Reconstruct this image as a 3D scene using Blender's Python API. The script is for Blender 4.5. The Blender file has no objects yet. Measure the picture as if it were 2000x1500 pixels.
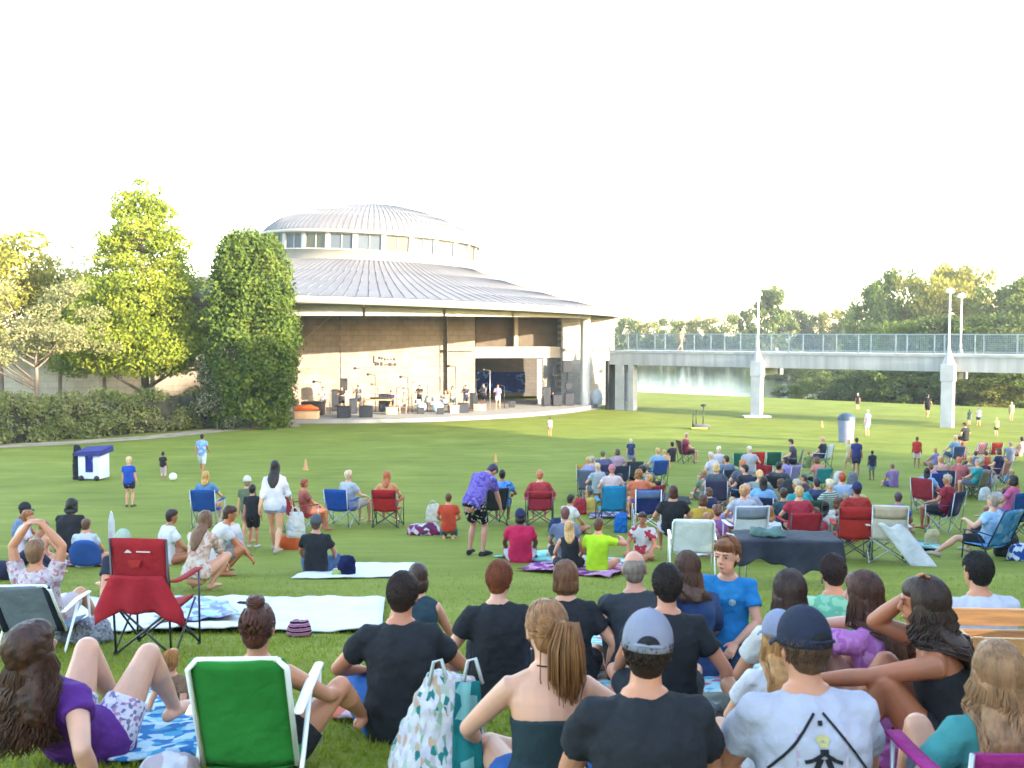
import bpy, bmesh, math, random
import numpy as np
from mathutils import Vector as V, Matrix, noise as mnoise
random.seed(7); np.random.seed(7)
PI=math.pi; rad=math.radians
scene=bpy.context.scene
# ---------------------------------------------------------------- camera
F=1900.0; ZC=6.1; PIT=math.atan(100/1900.0)
cam_d=bpy.data.cameras.new('camera'); cam=bpy.data.objects.new('camera',cam_d); scene.collection.objects.link(cam)
cam_d.sensor_width=36; cam_d.lens=36*F/2000; cam_d.clip_start=.1; cam_d.clip_end=3000
cam.location=(0,0,ZC); cam.rotation_euler=(PI/2-PIT,0,0); scene.camera=cam
cam_d.dof.use_dof=True; cam_d.dof.focus_distance=16; cam_d.dof.aperture_fstop=7.0
# ---------------------------------------------------------------- sky, sun, exposure
SUN_EL=rad(11.5); SUN_AZ=rad(127)   # azimuth clockwise from +Y
world=bpy.data.worlds.new('World'); scene.world=world; world.use_nodes=True
wn=world.node_tree.nodes; wl=world.node_tree.links
bg=wn['Background']; sky=wn.new('ShaderNodeTexSky'); sky.sky_type='NISHITA'; sky.sun_disc=False
sky.sun_elevation=SUN_EL; sky.sun_rotation=SUN_AZ; sky.air_density=1.0; sky.dust_density=.8; sky.ozone_density=.6; sky.altitude=100
bg.inputs[1].default_value=.15
wl.new(sky.outputs[0],bg.inputs[0])
sun_d=bpy.data.lights.new('sun','SUN'); sun_d.energy=2.3; sun_d.angle=rad(.6); sun_d.color=(1,.88,.70)
sun=bpy.data.objects.new('sun',sun_d); scene.collection.objects.link(sun)
sd=V((math.sin(SUN_AZ)*math.cos(SUN_EL),math.cos(SUN_AZ)*math.cos(SUN_EL),math.sin(SUN_EL)))
sun.rotation_euler=sd.to_track_quat('Z','Y').to_euler(); sun.location=sd*60
vs=scene.view_settings; vs.view_transform='Standard'; vs.look='None'; vs.exposure=3.5; vs.gamma=1; vs.use_curve_mapping=False
scene.render.engine='CYCLES'; cy=scene.cycles
cy.max_bounces=6; cy.diffuse_bounces=3; cy.glossy_bounces=3; cy.transmission_bounces=4; cy.transparent_max_bounces=8
cy.use_denoising=True; cy.filter_width=1.6; cy.caustics_reflective=False; cy.caustics_refractive=False
# ---------------------------------------------------------------- helpers: ground, projection
_HD=[-60,0,3.2,5,8,12,18,25,35,50,65,90]; _HH=[-4,1.46,1.80,2.07,2.62,3.25,4.03,4.65,5.3,5.8,6.08,6.1]
def _pchip(x):
    x=np.asarray(x,float); xs=np.array(_HD,float); ys=np.array(_HH,float)
    d=np.diff(ys)/np.diff(xs); m=np.zeros(len(xs)); m[0]=d[0]; m[-1]=d[-1]
    for i in range(1,len(xs)-1): m[i]=0 if d[i-1]*d[i]<=0 else 2*d[i-1]*d[i]/(d[i-1]+d[i])
    xc=np.clip(x,xs[0],xs[-1]); i=np.clip(np.searchsorted(xs,xc)-1,0,len(xs)-2)
    h=xs[i+1]-xs[i]; t=(xc-xs[i])/h
    return (1+2*t)*(1-t)**2*ys[i]+t*(1-t)**2*h*m[i]+t*t*(3-2*t)*ys[i+1]+t*t*(t-1)*h*m[i+1]
def ss(a,b,x): t=np.clip((np.asarray(x,float)-a)/(b-a),0,1); return t*t*(3-2*t)
LAKEZ=-1.0
def gz(x,y):
    z=ZC-_pchip(y)
    y_=np.asarray(y,float); x_=np.asarray(x,float)
    # lake basin beyond the stage, right of the building
    near=107-(x_-13)*.80
    m=ss(near-7,near+7,y_)*ss(8,14,x_)*(1-ss(225,262,y_))*(1-ss(40+(y_-100)*.42,58+(y_-100)*.42,x_))
    m2=ss(112,125,y_)*(1-ss(225,262,y_))*(1-ss(40+(y_-100)*.42,58+(y_-100)*.42,x_))*ss(-150,-130,x_)
    return z-2.3*np.maximum(m,m2)
def G(x,y,dz=0): return V((x,y,float(gz(x,y))+dz))
sp,cp=math.sin(PIT),math.cos(PIT)
def X(px,d,z=None):          # world x of image column px at forward distance d
    x=(px-1000)/F*d
    for _ in range(3):
        zz=float(gz(x,d)) if z is None else z
        x=(px-1000)/F*(d*cp+(ZC-zz)*sp)
    return x
def at(px,d,dz=0): x=X(px,d); return G(x,d,dz)
def Zy(py,d):                # world z of image row py at distance d
    v=(750-py)/F; return ZC+d*(v*cp-sp)/(cp+v*sp)
# ---------------------------------------------------------------- materials
def C(h):
    if not isinstance(h,str): return tuple(h)
    r=[int(h[i:i+2],16)/255 for i in (0,2,4)]
    return tuple(c/12.92 if c<=.04045 else ((c+.055)/1.055)**2.4 for c in r)
_mc={}
def newmat(name):
    m=bpy.data.materials.new(name); m.use_nodes=True; nt=m.node_tree
    return m,nt,nt.nodes['Principled BSDF']
def node(nt,t,**k):
    n=nt.nodes.new(t)
    for a,b in k.items():
        if a.startswith('i_'): n.inputs[a[2:].replace('_',' ')].default_value=b
        else: setattr(n,a,b)
    return n
def coords(nt,kind='Object',scale=(1,1,1)):
    tc=node(nt,'ShaderNodeTexCoord'); mp=node(nt,'ShaderNodeMapping'); mp.inputs['Scale'].default_value=scale
    nt.links.new(tc.outputs[kind],mp.inputs[0]); return mp.outputs[0]
def ramp(nt,fac,stops,const=False):
    r=node(nt,'ShaderNodeValToRGB'); e=r.color_ramp; e.interpolation='CONSTANT' if const else 'LINEAR'
    while len(e.elements)<len(stops): e.elements.new(.5)
    for el,(p,c) in zip(e.elements,stops): el.position=p; el.color=(*C(c),1)
    nt.links.new(fac,r.inputs[0]); return r.outputs[0]
def mul(c,k): return tuple(min(1,x*k) for x in C(c))
def noisy(name,col,rough=.7,scale=6,var=.25,bump=.3,bscale=40,bdist=.01,stretch=(1,1,1),spec=.3,metal=0,kind='Object',detail=6,col2=None):
    key=(name,str(col),rough,scale,var,bump,bscale,stretch,str(col2))
    if key in _mc: return _mc[key]
    m,nt,b=newmat(name); co=coords(nt,kind,stretch)
    n=node(nt,'ShaderNodeTexNoise'); n.inputs['Scale'].default_value=scale; n.inputs['Detail'].default_value=detail; nt.links.new(co,n.inputs[0])
    c=ramp(nt,n.outputs[0],[(.3,mul(col,1-var)),(.7,col2 if col2 is not None else mul(col,1+var))])
    nt.links.new(c,b.inputs['Base Color']); b.inputs['Roughness'].default_value=rough
    b.inputs['Specular IOR Level'].default_value=spec; b.inputs['Metallic'].default_value=metal
    if bump:
        n2=node(nt,'ShaderNodeTexNoise'); n2.inputs['Scale'].default_value=bscale; n2.inputs['Detail'].default_value=4; nt.links.new(co,n2.inputs[0])
        bp=node(nt,'ShaderNodeBump'); bp.inputs['Strength'].default_value=bump; bp.inputs['Distance'].default_value=bdist
        nt.links.new(n2.outputs[0],bp.inputs['Height']); nt.links.new(bp.outputs[0],b.inputs['Normal'])
    _mc[key]=m; return m
def cloth(col,rough=.9): return noisy('cloth',tuple(x*.62+.013 for x in C(col)),rough,5,.14,.55,16,.02,spec=.15)
def skin(col='c68f70'):
    key=('skin',str(col))
    if key in _mc: return _mc[key]
    col=mul(col,.72); m=noisy('skin',col,.5,9,.12,.25,90,.002,spec=.35,col2=(min(1,col[0]*1.16),col[1]*1.02,col[2]*.96)); b=m.node_tree.nodes['Principled BSDF']
    b.inputs['Subsurface Weight'].default_value=.12; b.inputs['Subsurface Radius'].default_value=(.02,.008,.004)
    _mc[key]=m; return m
def hairm(col): 
    c_=C(col); return noisy('hair',(c_[0]*.85,c_[1]*.72,c_[2]*.6),.55,34,.42,.9,130,.004,stretch=(1,1,.16),spec=.35)
def plastic(col,rough=.45): return noisy('plastic',col,rough,3,.08,.1,30,.004,spec=.4)
def metal(col,rough=.35): return noisy('metal',col,rough,8,.1,.05,60,.002,spec=.5,metal=.6)
def pattern(name,cols,scale=9,kind='voronoi',rough=.9,stretch=(1,1,1),bump=.4):
    key=('pat',name,str(cols),scale,kind)
    if key in _mc: return _mc[key]
    m,nt,b=newmat(name); co=coords(nt,'Object',stretch)
    if kind=='voronoi':
        n=node(nt,'ShaderNodeTexVoronoi'); n.inputs['Scale'].default_value=scale; n.inputs['Randomness'].default_value=1
        sx=node(nt,'ShaderNodeSeparateColor'); nt.links.new(n.outputs['Color'],sx.inputs[0]); fac=sx.outputs[0]
    elif kind=='noise':
        n=node(nt,'ShaderNodeTexNoise'); n.inputs['Scale'].default_value=scale; n.inputs['Detail'].default_value=3
        mr=node(nt,'ShaderNodeMapRange'); mr.inputs[1].default_value=.3; mr.inputs[2].default_value=.7; nt.links.new(n.outputs[0],mr.inputs[0]); fac=mr.outputs[0]
    else:
        n=node(nt,'ShaderNodeTexWave',bands_direction=kind); n.inputs['Scale'].default_value=scale; n.inputs['Distortion'].default_value=.4; fac=n.outputs[1]
    nt.links.new(co,n.inputs[0])
    k=len(cols); c=ramp(nt,fac,[(i/k,mul(cc,.62)) for i,cc in enumerate(cols)],True)
    nt.links.new(c,b.inputs['Base Color']); b.inputs['Roughness'].default_value=rough; b.inputs['Specular IOR Level'].default_value=.15
    n2=node(nt,'ShaderNodeTexNoise'); n2.inputs['Scale'].default_value=14; nt.links.new(co,n2.inputs[0])
    bp=node(nt,'ShaderNodeBump'); bp.inputs['Strength'].default_value=bump; bp.inputs['Distance'].default_value=.02
    nt.links.new(n2.outputs[0],bp.inputs['Height']); nt.links.new(bp.outputs[0],b.inputs['Normal'])
    _mc[key]=m; return m
# ---------------------------------------------------------------- objects
def tag(o,label=None,cat=None,group=None,kind=None):
    if label: o['label']=label
    if cat: o['category']=cat
    if group: o['group']=group
    if kind: o['kind']=kind
    return o
def link(o,parent=None):
    scene.collection.objects.link(o)
    if parent: o.parent=parent
    return o
def empty(name,loc,rz=0,label=None,cat=None,group=None,s=1):
    o=bpy.data.objects.new(name,None); o.location=loc; o.rotation_euler=(0,0,rz); o.scale=(s,s,s); o.empty_display_size=.1
    link(o); return tag(o,label,cat,group)
class MB:
    def __init__(s): s.v=[]; s.f=[]; s.mi=[]; s.cur=0
    def add(s,vs,fs):
        b=len(s.v); s.v+= [tuple(q) for q in vs]; s.f+=[tuple(b+i for i in f) for f in fs]; s.mi+=[s.cur]*len(fs); return s
    def box(s,c,h,R=None):     # centre, half sizes
        c=V(c); vs=[]
        for x in(-1,1):
            for y in(-1,1):
                for z in(-1,1):
                    q=V((x*h[0],y*h[1],z*h[2])); vs.append(c+(R@q if R else q))
        return s.add(vs,[(0,1,3,2),(4,6,7,5),(0,4,5,1),(2,3,7,6),(0,2,6,4),(1,5,7,3)])
    def seg(s,a,b,w,h,up=(0,0,1)):   # box beam from a to b
        a=V(a); b=V(b); d=(b-a); L=d.length; d.normalize(); u=V(up); r=d.cross(u); 
        if r.length<1e-4: r=V((1,0,0))
        r.normalize(); u=r.cross(d)
        R=Matrix((r,d,u)).transposed(); return s.box((a+b)/2,(w/2,L/2,h/2),R)
    def loft(s,P,rx,ry=None,right=None,n=12,cap=True,round_=False,tip=0,frames=None):
        P=[V(p) for p in P]; k=len(P)
        rx=[rx]*k if not hasattr(rx,'__len__') else list(rx); ry=rx if ry is None else ([ry]*k if not hasattr(ry,'__len__') else list(ry))
        if round_:    # rounded ends
            d0=(P[0]-P[1]).normalized(); d1=(P[-1]-P[-2]).normalized(); r0=min(rx[0],ry[0]); r1=min(rx[-1],ry[-1])
            P=[P[0]+d0*r0*.95,P[0]+d0*r0*.6]+P+[P[-1]+d1*r1*.6,P[-1]+d1*r1*.95]
            rx=[rx[0]*.3,rx[0]*.8]+rx+[rx[-1]*.8,rx[-1]*.3]; ry=[ry[0]*.3,ry[0]*.8]+ry+[ry[-1]*.8,ry[-1]*.3]; k=len(P)
        vs=[]; r=V(right) if right is not None else None
        for i in range(k):
            t=(P[min(i+1,k-1)]-P[max(i-1,0)])
            t=t.normalized() if t.length>1e-9 else V((0,0,1))
            if r is None: r=t.orthogonal().normalized()
            rr=(r-t*r.dot(t)); rr=rr.normalized() if rr.length>1e-6 else t.orthogonal().normalized()
            if right is None: r=rr
            u=rr.cross(t)
            for j in range(n):
                a=2*PI*j/n; vs.append(P[i]+rr*(rx[i]*math.cos(a))+u*(ry[i]*math.sin(a)))
        fs=[(i*n+j,i*n+(j+1)%n,(i+1)*n+(j+1)%n,(i+1)*n+j) for i in range(k-1) for j in range(n)]
        if cap: fs+=[tuple(range(n-1,-1,-1)),tuple((k-1)*n+j for j in range(n))]
        return s.add(vs,fs)
    def tube(s,P,r,n=8,**k): return s.loft(P,r,None,n=n,**k)
    def ell(s,c,rx,ry,rz,R=None,n=14,m=9,z0=-1,z1=1):
        c=V(c); vs=[]; fs=[]
        a0,a1=math.asin(max(-1,z0)),math.asin(min(1,z1))
        for i in range(m+1):
            a=a0+(a1-a0)*i/m; ca,sa=max(math.cos(a),.02),math.sin(a)
            for j in range(n):
                b=2*PI*j/n; q=V((rx*ca*math.cos(b),ry*ca*math.sin(b),rz*sa)); vs.append(c+(R@q if R else q))
        fs=[(i*n+j,i*n+(j+1)%n,(i+1)*n+(j+1)%n,(i+1)*n+j) for i in range(m) for j in range(n)]
        fs+=[tuple(range(n-1,-1,-1)),tuple(m*n+j for j in range(n))]
        return s.add(vs,fs)
    def rev(s,prof,n=48,a0=0,a1=2*PI,c=(0,0,0),close=True):   # (r,z) profile turned about z
        vs=[]; full=abs(a1-a0-2*PI)<1e-6; N=n if full else n+1
        for r,z in prof:
            for j in range(N):
                a=a0+(a1-a0)*j/n; vs.append((c[0]+r*math.sin(a),c[1]-r*math.cos(a),c[2]+z))
        fs=[]
        for i in range(len(prof)-1):
            for j in range(n):
                j2=(j+1)%N; fs.append((i*N+j,i*N+j2,(i+1)*N+j2,(i+1)*N+j))
        return s.add(vs,fs)
    def build(s,name,mat=None,parent=None,smooth=True,loc=None,rz=0,sc=1,voxel=None,sm=0,disp=None,bevel=0,subd=0,ang=None,mats=None,solid=0):
        me=bpy.data.meshes.new(name); me.from_pydata(s.v,[],s.f)
        if mats: 
            for q in mats: me.materials.append(q)
            me.polygons.foreach_set('material_index',s.mi)
        elif mat: me.materials.append(mat)
        if smooth: me.polygons.foreach_set('use_smooth',[True]*len(me.polygons))
        me.update(); o=bpy.data.objects.new(name,me)
        if loc is not None: o.location=loc; o.rotation_euler=(0,0,rz); o.scale=(sc,sc,sc)
        link(o,parent)
        if voxel:
            r=o.modifiers.new('r','REMESH'); r.mode='VOXEL'; r.voxel_size=voxel; r.use_smooth_shade=True
        if subd: q=o.modifiers.new('s','SUBSURF'); q.levels=subd; q.render_levels=subd
        if sm: q=o.modifiers.new('m','SMOOTH'); q.factor=.5; q.iterations=sm
        if disp:
            for st,size in disp:
                q=o.modifiers.new('d','DISPLACE'); q.texture=cloud(size); q.strength=st; q.texture_coords='LOCAL' if not loc else 'LOCAL'; q.mid_level=.5
        if solid: q=o.modifiers.new('k','SOLIDIFY'); q.thickness=solid; q.offset=0
        if bevel: q=o.modifiers.new('b','BEVEL'); q.width=bevel; q.segments=2; q.limit_method='ANGLE'
        if ang: 
            try: me.set_sharp_from_angle(angle=rad(ang))
            except Exception: pass
        return o
_ct={}
def cloud(size):
    if size not in _ct:
        t=bpy.data.textures.new('cloud','CLOUDS'); t.noise_scale=size; t.noise_depth=2; _ct[size]=t
    return _ct[size]
def npmesh(name,verts,quads,mat,parent=None,smooth=False,loc=None):
    me=bpy.data.meshes.new(name); n=len(verts); k=len(quads); w=quads.shape[1]
    me.vertices.add(n); me.vertices.foreach_set('co',np.asarray(verts,np.float32).ravel())
    me.loops.add(k*w); me.loops.foreach_set('vertex_index',np.asarray(quads,np.int32).ravel())
    me.polygons.add(k); me.polygons.foreach_set('loop_start',np.arange(0,k*w,w,dtype=np.int32))
    if smooth: me.polygons.foreach_set('use_smooth',np.ones(k,bool))
    me.materials.append(mat); me.update(calc_edges=True); me.validate()
    o=bpy.data.objects.new(name,me)
    if loc is not None: o.location=loc
    return link(o,parent)
def dup(root,loc=None,rz=None,s=None,label=None,group=None,mats=None):
    r=root.copy(); scene.collection.objects.link(r)
    if loc is not None: r.location=loc
    if rz is not None: r.rotation_euler=(0,0,rz)
    if s is not None: r.scale=(s,s,s) if not hasattr(s,'__len__') else s
    if label: r['label']=label
    if group: r['group']=group
    for ch in root.children:
        c=ch.copy(); scene.collection.objects.link(c); c.parent=r
        for g in ch.children:
            d=g.copy(); scene.collection.objects.link(d); d.parent=c
    return r
# ---------------------------------------------------------------- ground
def m_grass():
    m,nt,b=newmat('grass'); co=coords(nt,'Object')
    n1=node(nt,'ShaderNodeTexNoise'); n1.inputs['Scale'].default_value=.35; n1.inputs['Detail'].default_value=10; n1.inputs['Roughness'].default_value=.62; nt.links.new(co,n1.inputs[0])
    co2=coords(nt,'Object',(.25,1,1))
    n2=node(nt,'ShaderNodeTexNoise'); n2.inputs['Scale'].default_value=1.6; n2.inputs['Detail'].default_value=9; n2.inputs['Roughness'].default_value=.7; nt.links.new(co2,n2.inputs[0])
    a=node(nt,'ShaderNodeMath',operation='ADD'); nt.links.new(n1.outputs[0],a.inputs[0]); nt.links.new(n2.outputs[0],a.inputs[1])
    h=node(nt,'ShaderNodeMath',operation='MULTIPLY'); h.inputs[1].default_value=.5; nt.links.new(a.outputs[0],h.inputs[0])
    c=ramp(nt,h.outputs[0],[(.34,(.098,.112,.015)),(.46,(.138,.157,.021)),(.56,(.165,.184,.027)),(.66,(.22,.218,.044)),(.78,(.29,.235,.09))])
    nt.links.new(c,b.inputs['Base Color']); b.inputs['Roughness'].default_value=.9; b.inputs['Specular IOR Level'].default_value=.1
    n3=node(nt,'ShaderNodeTexNoise'); n3.inputs['Scale'].default_value=22; n3.inputs['Detail'].default_value=8; nt.links.new(co,n3.inputs[0])
    bp=node(nt,'ShaderNodeBump'); bp.inputs['Strength'].default_value=.9; bp.inputs['Distance'].default_value=.05
    nt.links.new(n3.outputs[0],bp.inputs['Height']); nt.links.new(bp.outputs[0],b.inputs['Normal'])
    return m
GRASS=m_grass()
xs=np.concatenate([np.linspace(-900,-70,18)[:-1],np.linspace(-70,90,161),np.linspace(90,900,18)[1:]])
ys=np.concatenate([np.linspace(-60,0,13)[:-1],np.linspace(0,120,181),np.linspace(120,300,61)[1:],np.linspace(300,1800,14)[1:]])
gx,gy=np.meshgrid(xs,ys); gzv=gz(gx,gy); nx,ny=len(xs),len(ys)
idx=np.arange(nx*ny).reshape(ny,nx); q=np.stack([idx[:-1,:-1],idx[:-1,1:],idx[1:,1:],idx[1:,:-1]],-1).reshape(-1,4)
tag(npmesh('ground',np.stack([gx,gy,gzv],-1).reshape(-1,3),q,GRASS,smooth=True),'mown green park lawn sloping down to the stage','lawn',kind='structure')
# lake
m,nt,b=newmat('lake_water'); b.inputs['Base Color'].default_value=(.035,.045,.03,1); b.inputs['Roughness'].default_value=.06; b.inputs['Specular IOR Level'].default_value=1.0
co=coords(nt,'Object',(.5,1,1)); n=node(nt,'ShaderNodeTexNoise'); n.inputs['Scale'].default_value=1.1; n.inputs['Detail'].default_value=5; nt.links.new(co,n.inputs[0])
bp=node(nt,'ShaderNodeBump'); bp.inputs['Strength'].default_value=.55; bp.inputs['Distance'].default_value=.12; nt.links.new(n.outputs[0],bp.inputs['Height']); nt.links.new(bp.outputs[0],b.inputs['Normal'])
npmesh_o=npmesh('lake',np.array([(12,66,LAKEZ),(160,66,LAKEZ),(160,275,LAKEZ),(12,275,LAKEZ)]),np.array([(0,1,2,3)]),m)
tag(npmesh_o,'calm lake water beyond the footbridge','lake',kind='structure')
# ================================================================ pavilion
STONE=lambda col,col2,name='stone_blocks':_stone(name,col,col2)
def _stone(name,col,col2,bw=.9,bh=.42,mortar=.012,mc=None):
    m,nt,b=newmat(name); co=coords(nt,'Object')
    # map x,z of the wall on the brick plane
    sx=node(nt,'ShaderNodeSeparateXYZ'); cx=node(nt,'ShaderNodeCombineXYZ'); nt.links.new(co,sx.inputs[0])
    nt.links.new(sx.outputs[0],cx.inputs[0]); nt.links.new(sx.outputs[2],cx.inputs[1])
    br=node(nt,'ShaderNodeTexBrick'); br.inputs['Scale'].default_value=1; br.inputs['Brick Width'].default_value=bw; br.inputs['Row Height'].default_value=bh
    br.inputs['Mortar Size'].default_value=mortar; br.inputs['Color1'].default_value=(*C(col),1); br.inputs['Color2'].default_value=(*C(col2),1); br.inputs['Mortar'].default_value=(*C(mc or mul(col,.6)),1)
    nt.links.new(cx.outputs[0],br.inputs[0])
    n=node(nt,'ShaderNodeTexNoise'); n.inputs['Scale'].default_value=.7; n.inputs['Detail'].default_value=9; n.inputs['Roughness'].default_value=.65; nt.links.new(co,n.inputs[0])
    r=ramp(nt,n.outputs[0],[(.3,(.62,.6,.56)),(.7,(1,1,1))])
    mx=node(nt,'ShaderNodeMix',data_type='RGBA',blend_type='MULTIPLY'); mx.inputs[0].default_value=1
    nt.links.new(br.outputs[0],mx.inputs[6]); nt.links.new(r,mx.inputs[7]); nt.links.new(mx.outputs[2],b.inputs['Base Color'])
    b.inputs['Roughness'].default_value=.9
    bp=node(nt,'ShaderNodeBump'); bp.inputs['Strength'].default_value=.5; bp.inputs['Distance'].default_value=.03; nt.links.new(br.outputs[1],bp.inputs['Height']); bp.invert=True; nt.links.new(bp.outputs[0],b.inputs['Normal'])
    return m
S_TAN=_stone('tan_stone',(.25,.205,.165),(.30,.255,.21)); S_GREY=_stone('grey_block',(.22,.215,.20),(.26,.255,.24),.5,.25)
S_LIME=_stone('limestone',(.50,.45,.38),(.56,.51,.44),1.2,.5)
CONC=noisy('concrete',(.32,.315,.30),.9,1.2,.18,.4,20,.01); CREAM=noisy('cream_paint',(.30,.285,.25),.6,.8,.07,.1,10,.01)
WHITE=noisy('white_paint',(.42,.42,.415),.5,1.5,.05,.05,20,.01); ROOFM=noisy('roof_metal',(.125,.119,.121),.7,.5,.12,.08,8,.01,spec=.3)
SOFF=noisy('soffit',(.40,.36,.30),.8,.8,.1,.1,10); DARK=noisy('dark_gap',(.03,.03,.03),.8,2,.2,0)
PC=(-12.9,86.0,0.0)
pav=empty('concert_pavilion',(PC[0],PC[1],0),0,'round stone open-air stage pavilion with domed grey metal roof','pavilion')
R0,RB=22.0,20.3
tilt=Matrix.Rotation(rad(1.7),4,'Y')
def proof(prof,n=96,ribs=0,rr=None,T=tilt,z=0):
    mb=MB(); mb.rev(prof,n)
    if ribs:
        for i in range(ribs):
            a=2*PI*i/ribs; s_,c_=math.sin(a),math.cos(a)
            for (r1,z1),(r2,z2) in zip(rr[:-1],rr[1:]):
                mb.seg((r1*s_,-r1*c_,z1+.01),(r2*s_,-r2*c_,z2+.01),.05,.05)
    mb.v=[tuple(T@V(p)) for p in mb.v]; return mb
# lower conical roof
pr=[(R0,8.55),(19,9.15),(16,9.85),(12.5,10.8),(9.2,11.9)]
proof(pr,96,170,pr).build('roof',ROOFM,pav)
proof([(R0-.02,8.52),(R0+.06,8.50),(R0+.06,8.05),(R0-.25,8.03),(R0-.25,8.3)],96).build('fascia',CREAM,pav)
proof([(R0-.2,8.28),(RB+.3,8.16),(9,8.1)],96).build('soffit',SOFF,pav)
T2=Matrix.Rotation(rad(2.6),4,'Y')
proof([(9.3,11.2),(9.3,12.55),(9.35,12.55),(9.35,12.62),(9.0,12.62)],96,T=T2).build('drum_wall',CREAM,pav)
proof([(8.95,13.95),(9.3,13.95),(9.3,14.35),(9.0,14.35)],96,T=T2).build('drum_lintel',CREAM,pav)
dp=[(9.45,14.2),(9.0,14.72),(8.1,15.42),(6.7,16.05),(5.1,16.6),(3.3,17.02),(1.6,17.25),(.02,17.32)]
proof(dp,96,120,dp[:-2],T2).build('dome_roof',ROOFM,pav)
proof([(9.45,14.18),(9.51,14.16),(9.51,13.92),(9.35,13.91),(9.0,14.1)],96,T=T2).build('dome_fascia',CREAM,pav)
GLB,nt,b=newmat('window_glass'); b.inputs['Base Color'].default_value=(.075,.09,.105,1); b.inputs['Roughness'].default_value=.6; b.inputs['Specular IOR Level'].default_value=.12
GLD,nt,b=newmat('open_window'); b.inputs['Base Color'].default_value=(.035,.035,.018,1); b.inputs['Roughness'].default_value=.3
NB=26
for i in range(NB):
    a=2*PI*(i+.5)/NB; w=2*9.15*math.sin(PI/NB); M=T2@Matrix.Rotation(a,4,'Z')@Matrix.Translation((0,-9.1,13.28))
    mb=MB()
    for xx in (-w/2+.09,w/2-.09): mb.box((xx,-.02,0),(.10,.10,.66))
    mb.box((0,0,0),(.03,.05,.66)); mb.box((0,0,.60),(w/2,.05,.05)); mb.box((0,0,-.62),(w/2,.05,.04))
    mb.v=[tuple(M@V(p)) for p in mb.v]; wf=mb.build('window',noisy('frame_paint',(.26,.26,.25),.6,1.5,.05,.05,20,.01),pav,smooth=False)
    mb=MB(); mb.box((0,.03,0),(w/2-.02,.01,.62)); mb.v=[tuple(M@V(p)) for p in mb.v]
    mb.build('pane',GLD if i in (24,1,21,5) else GLB,wf,smooth=False)
# curved beam over the stage, split by joints, and columns
def arc(r,phi,z): return V((r*math.sin(phi),-r*math.cos(phi),z))
bmb=MB(); A0,A1=rad(-100),rad(70); NBM=11
for i in range(NBM):
    a0=A0+(A1-A0)*i/NBM+.004; a1=A0+(A1-A0)*(i+1)/NBM-.004
    bmb.rev([(RB-.25,7.25),(RB+.25,7.25),(RB+.25,8.02),(RB-.25,8.02),(RB-.25,7.25)],8,a0,a1)
bmb.build('beam',CREAM,pav,smooth=False)
def column(phi,r,rr=.40,z1=7.3,m=WHITE,z0=-.3):
    mb=MB(); p=arc(r,phi,0); mb.rev([(rr,z0),(rr,z1)],24,c=p); mb.rev([(rr+.07,z0),(rr+.07,z0+.5),(rr,z0+.55)],24,c=p); mb.build('column',m,pav)
column(rad(68.3),RB-.05); column(rad(-62),RB-.05); column(rad(-20),RB+.0) if 0 else None
column(rad(83),21.2,.16,8.2)
# stage floor and steps
mb=MB(); mb.rev([(0.01,.28),(20.95,.28),(20.95,-.3)],72,rad(-110),rad(85)); mb.build('stage_floor',noisy('stage_concrete',(.25,.232,.20),.9,.7,.12,.3,12),pav,smooth=False)
# stage walls (local to the pavilion origin)
def L(x,y,z=0): return V((x-PC[0],y-PC[1],z))
def wallseg(name,p,q,z0,z1,t,m,parent=pav):
    a=V((p[0],p[1],0)); b_=V((q[0],q[1],0)); d=b_-a; Ln=d.length; ang=math.atan2(d.y,d.x)
    mb=MB(); mb.box((Ln/2,t/2,(z0+z1)/2),(Ln/2,t/2,(z1-z0)/2)); 
    return mb.build(name,m,parent,smooth=False,loc=L(p[0],p[1]) if parent==pav else a,rz=ang)
xa=X(664,76,3)
wallseg('stage_wall',(-27,73.4),(xa,76),.28,8.1,.5,S_TAN)
wallseg('stage_wall',(xa+.02,76.25),(X(874,79,3),79),.28,8.1,.5,S_TAN)
wallseg('pier',(X(874,79,3)+.02,78.6),(X(928,79,3),79),.28,8.1,1.2,S_TAN)
wallseg('lintel',(X(928,79.4,3)+.03,79.3),(X(1096,80.5,3)-.02,80.3),4.05,4.95,.6,noisy('lintel',(.40,.33,.27),.9,1,.1,.2,10))
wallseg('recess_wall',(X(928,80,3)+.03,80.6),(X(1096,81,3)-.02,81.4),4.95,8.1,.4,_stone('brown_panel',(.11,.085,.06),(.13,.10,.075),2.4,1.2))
wallseg('recess_wall',(X(1005,80,3),80.35),(X(1012,80,3),80.4),4.95,7.9,.3,noisy('lintel',(.40,.33,.27),.9,1,.1,.2,10))
wallseg('end_wall',(X(1096,80.5,3),80.2),(X(1200,83,3),83),-.3,8.1,.6,S_GREY)
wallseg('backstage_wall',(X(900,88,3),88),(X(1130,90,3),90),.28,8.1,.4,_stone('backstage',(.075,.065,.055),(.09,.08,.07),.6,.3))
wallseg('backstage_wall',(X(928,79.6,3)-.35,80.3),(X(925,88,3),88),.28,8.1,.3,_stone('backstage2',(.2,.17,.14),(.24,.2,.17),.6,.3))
wallseg('door_leaf',(X(1060,80,3),79.4),(X(1096,84,3),83.8),.3,4.0,.12,_stone('ribbed_door',(.20,.19,.18),(.24,.23,.22),30,.16))
mb=MB(); mb.box(L(X(1053,80,3),79.3,2.1),(.18,.18,1.85)); mb.build('door_post',noisy('post',(.36,.31,.28),.8,2,.1,.1),pav,smooth=False)
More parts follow.
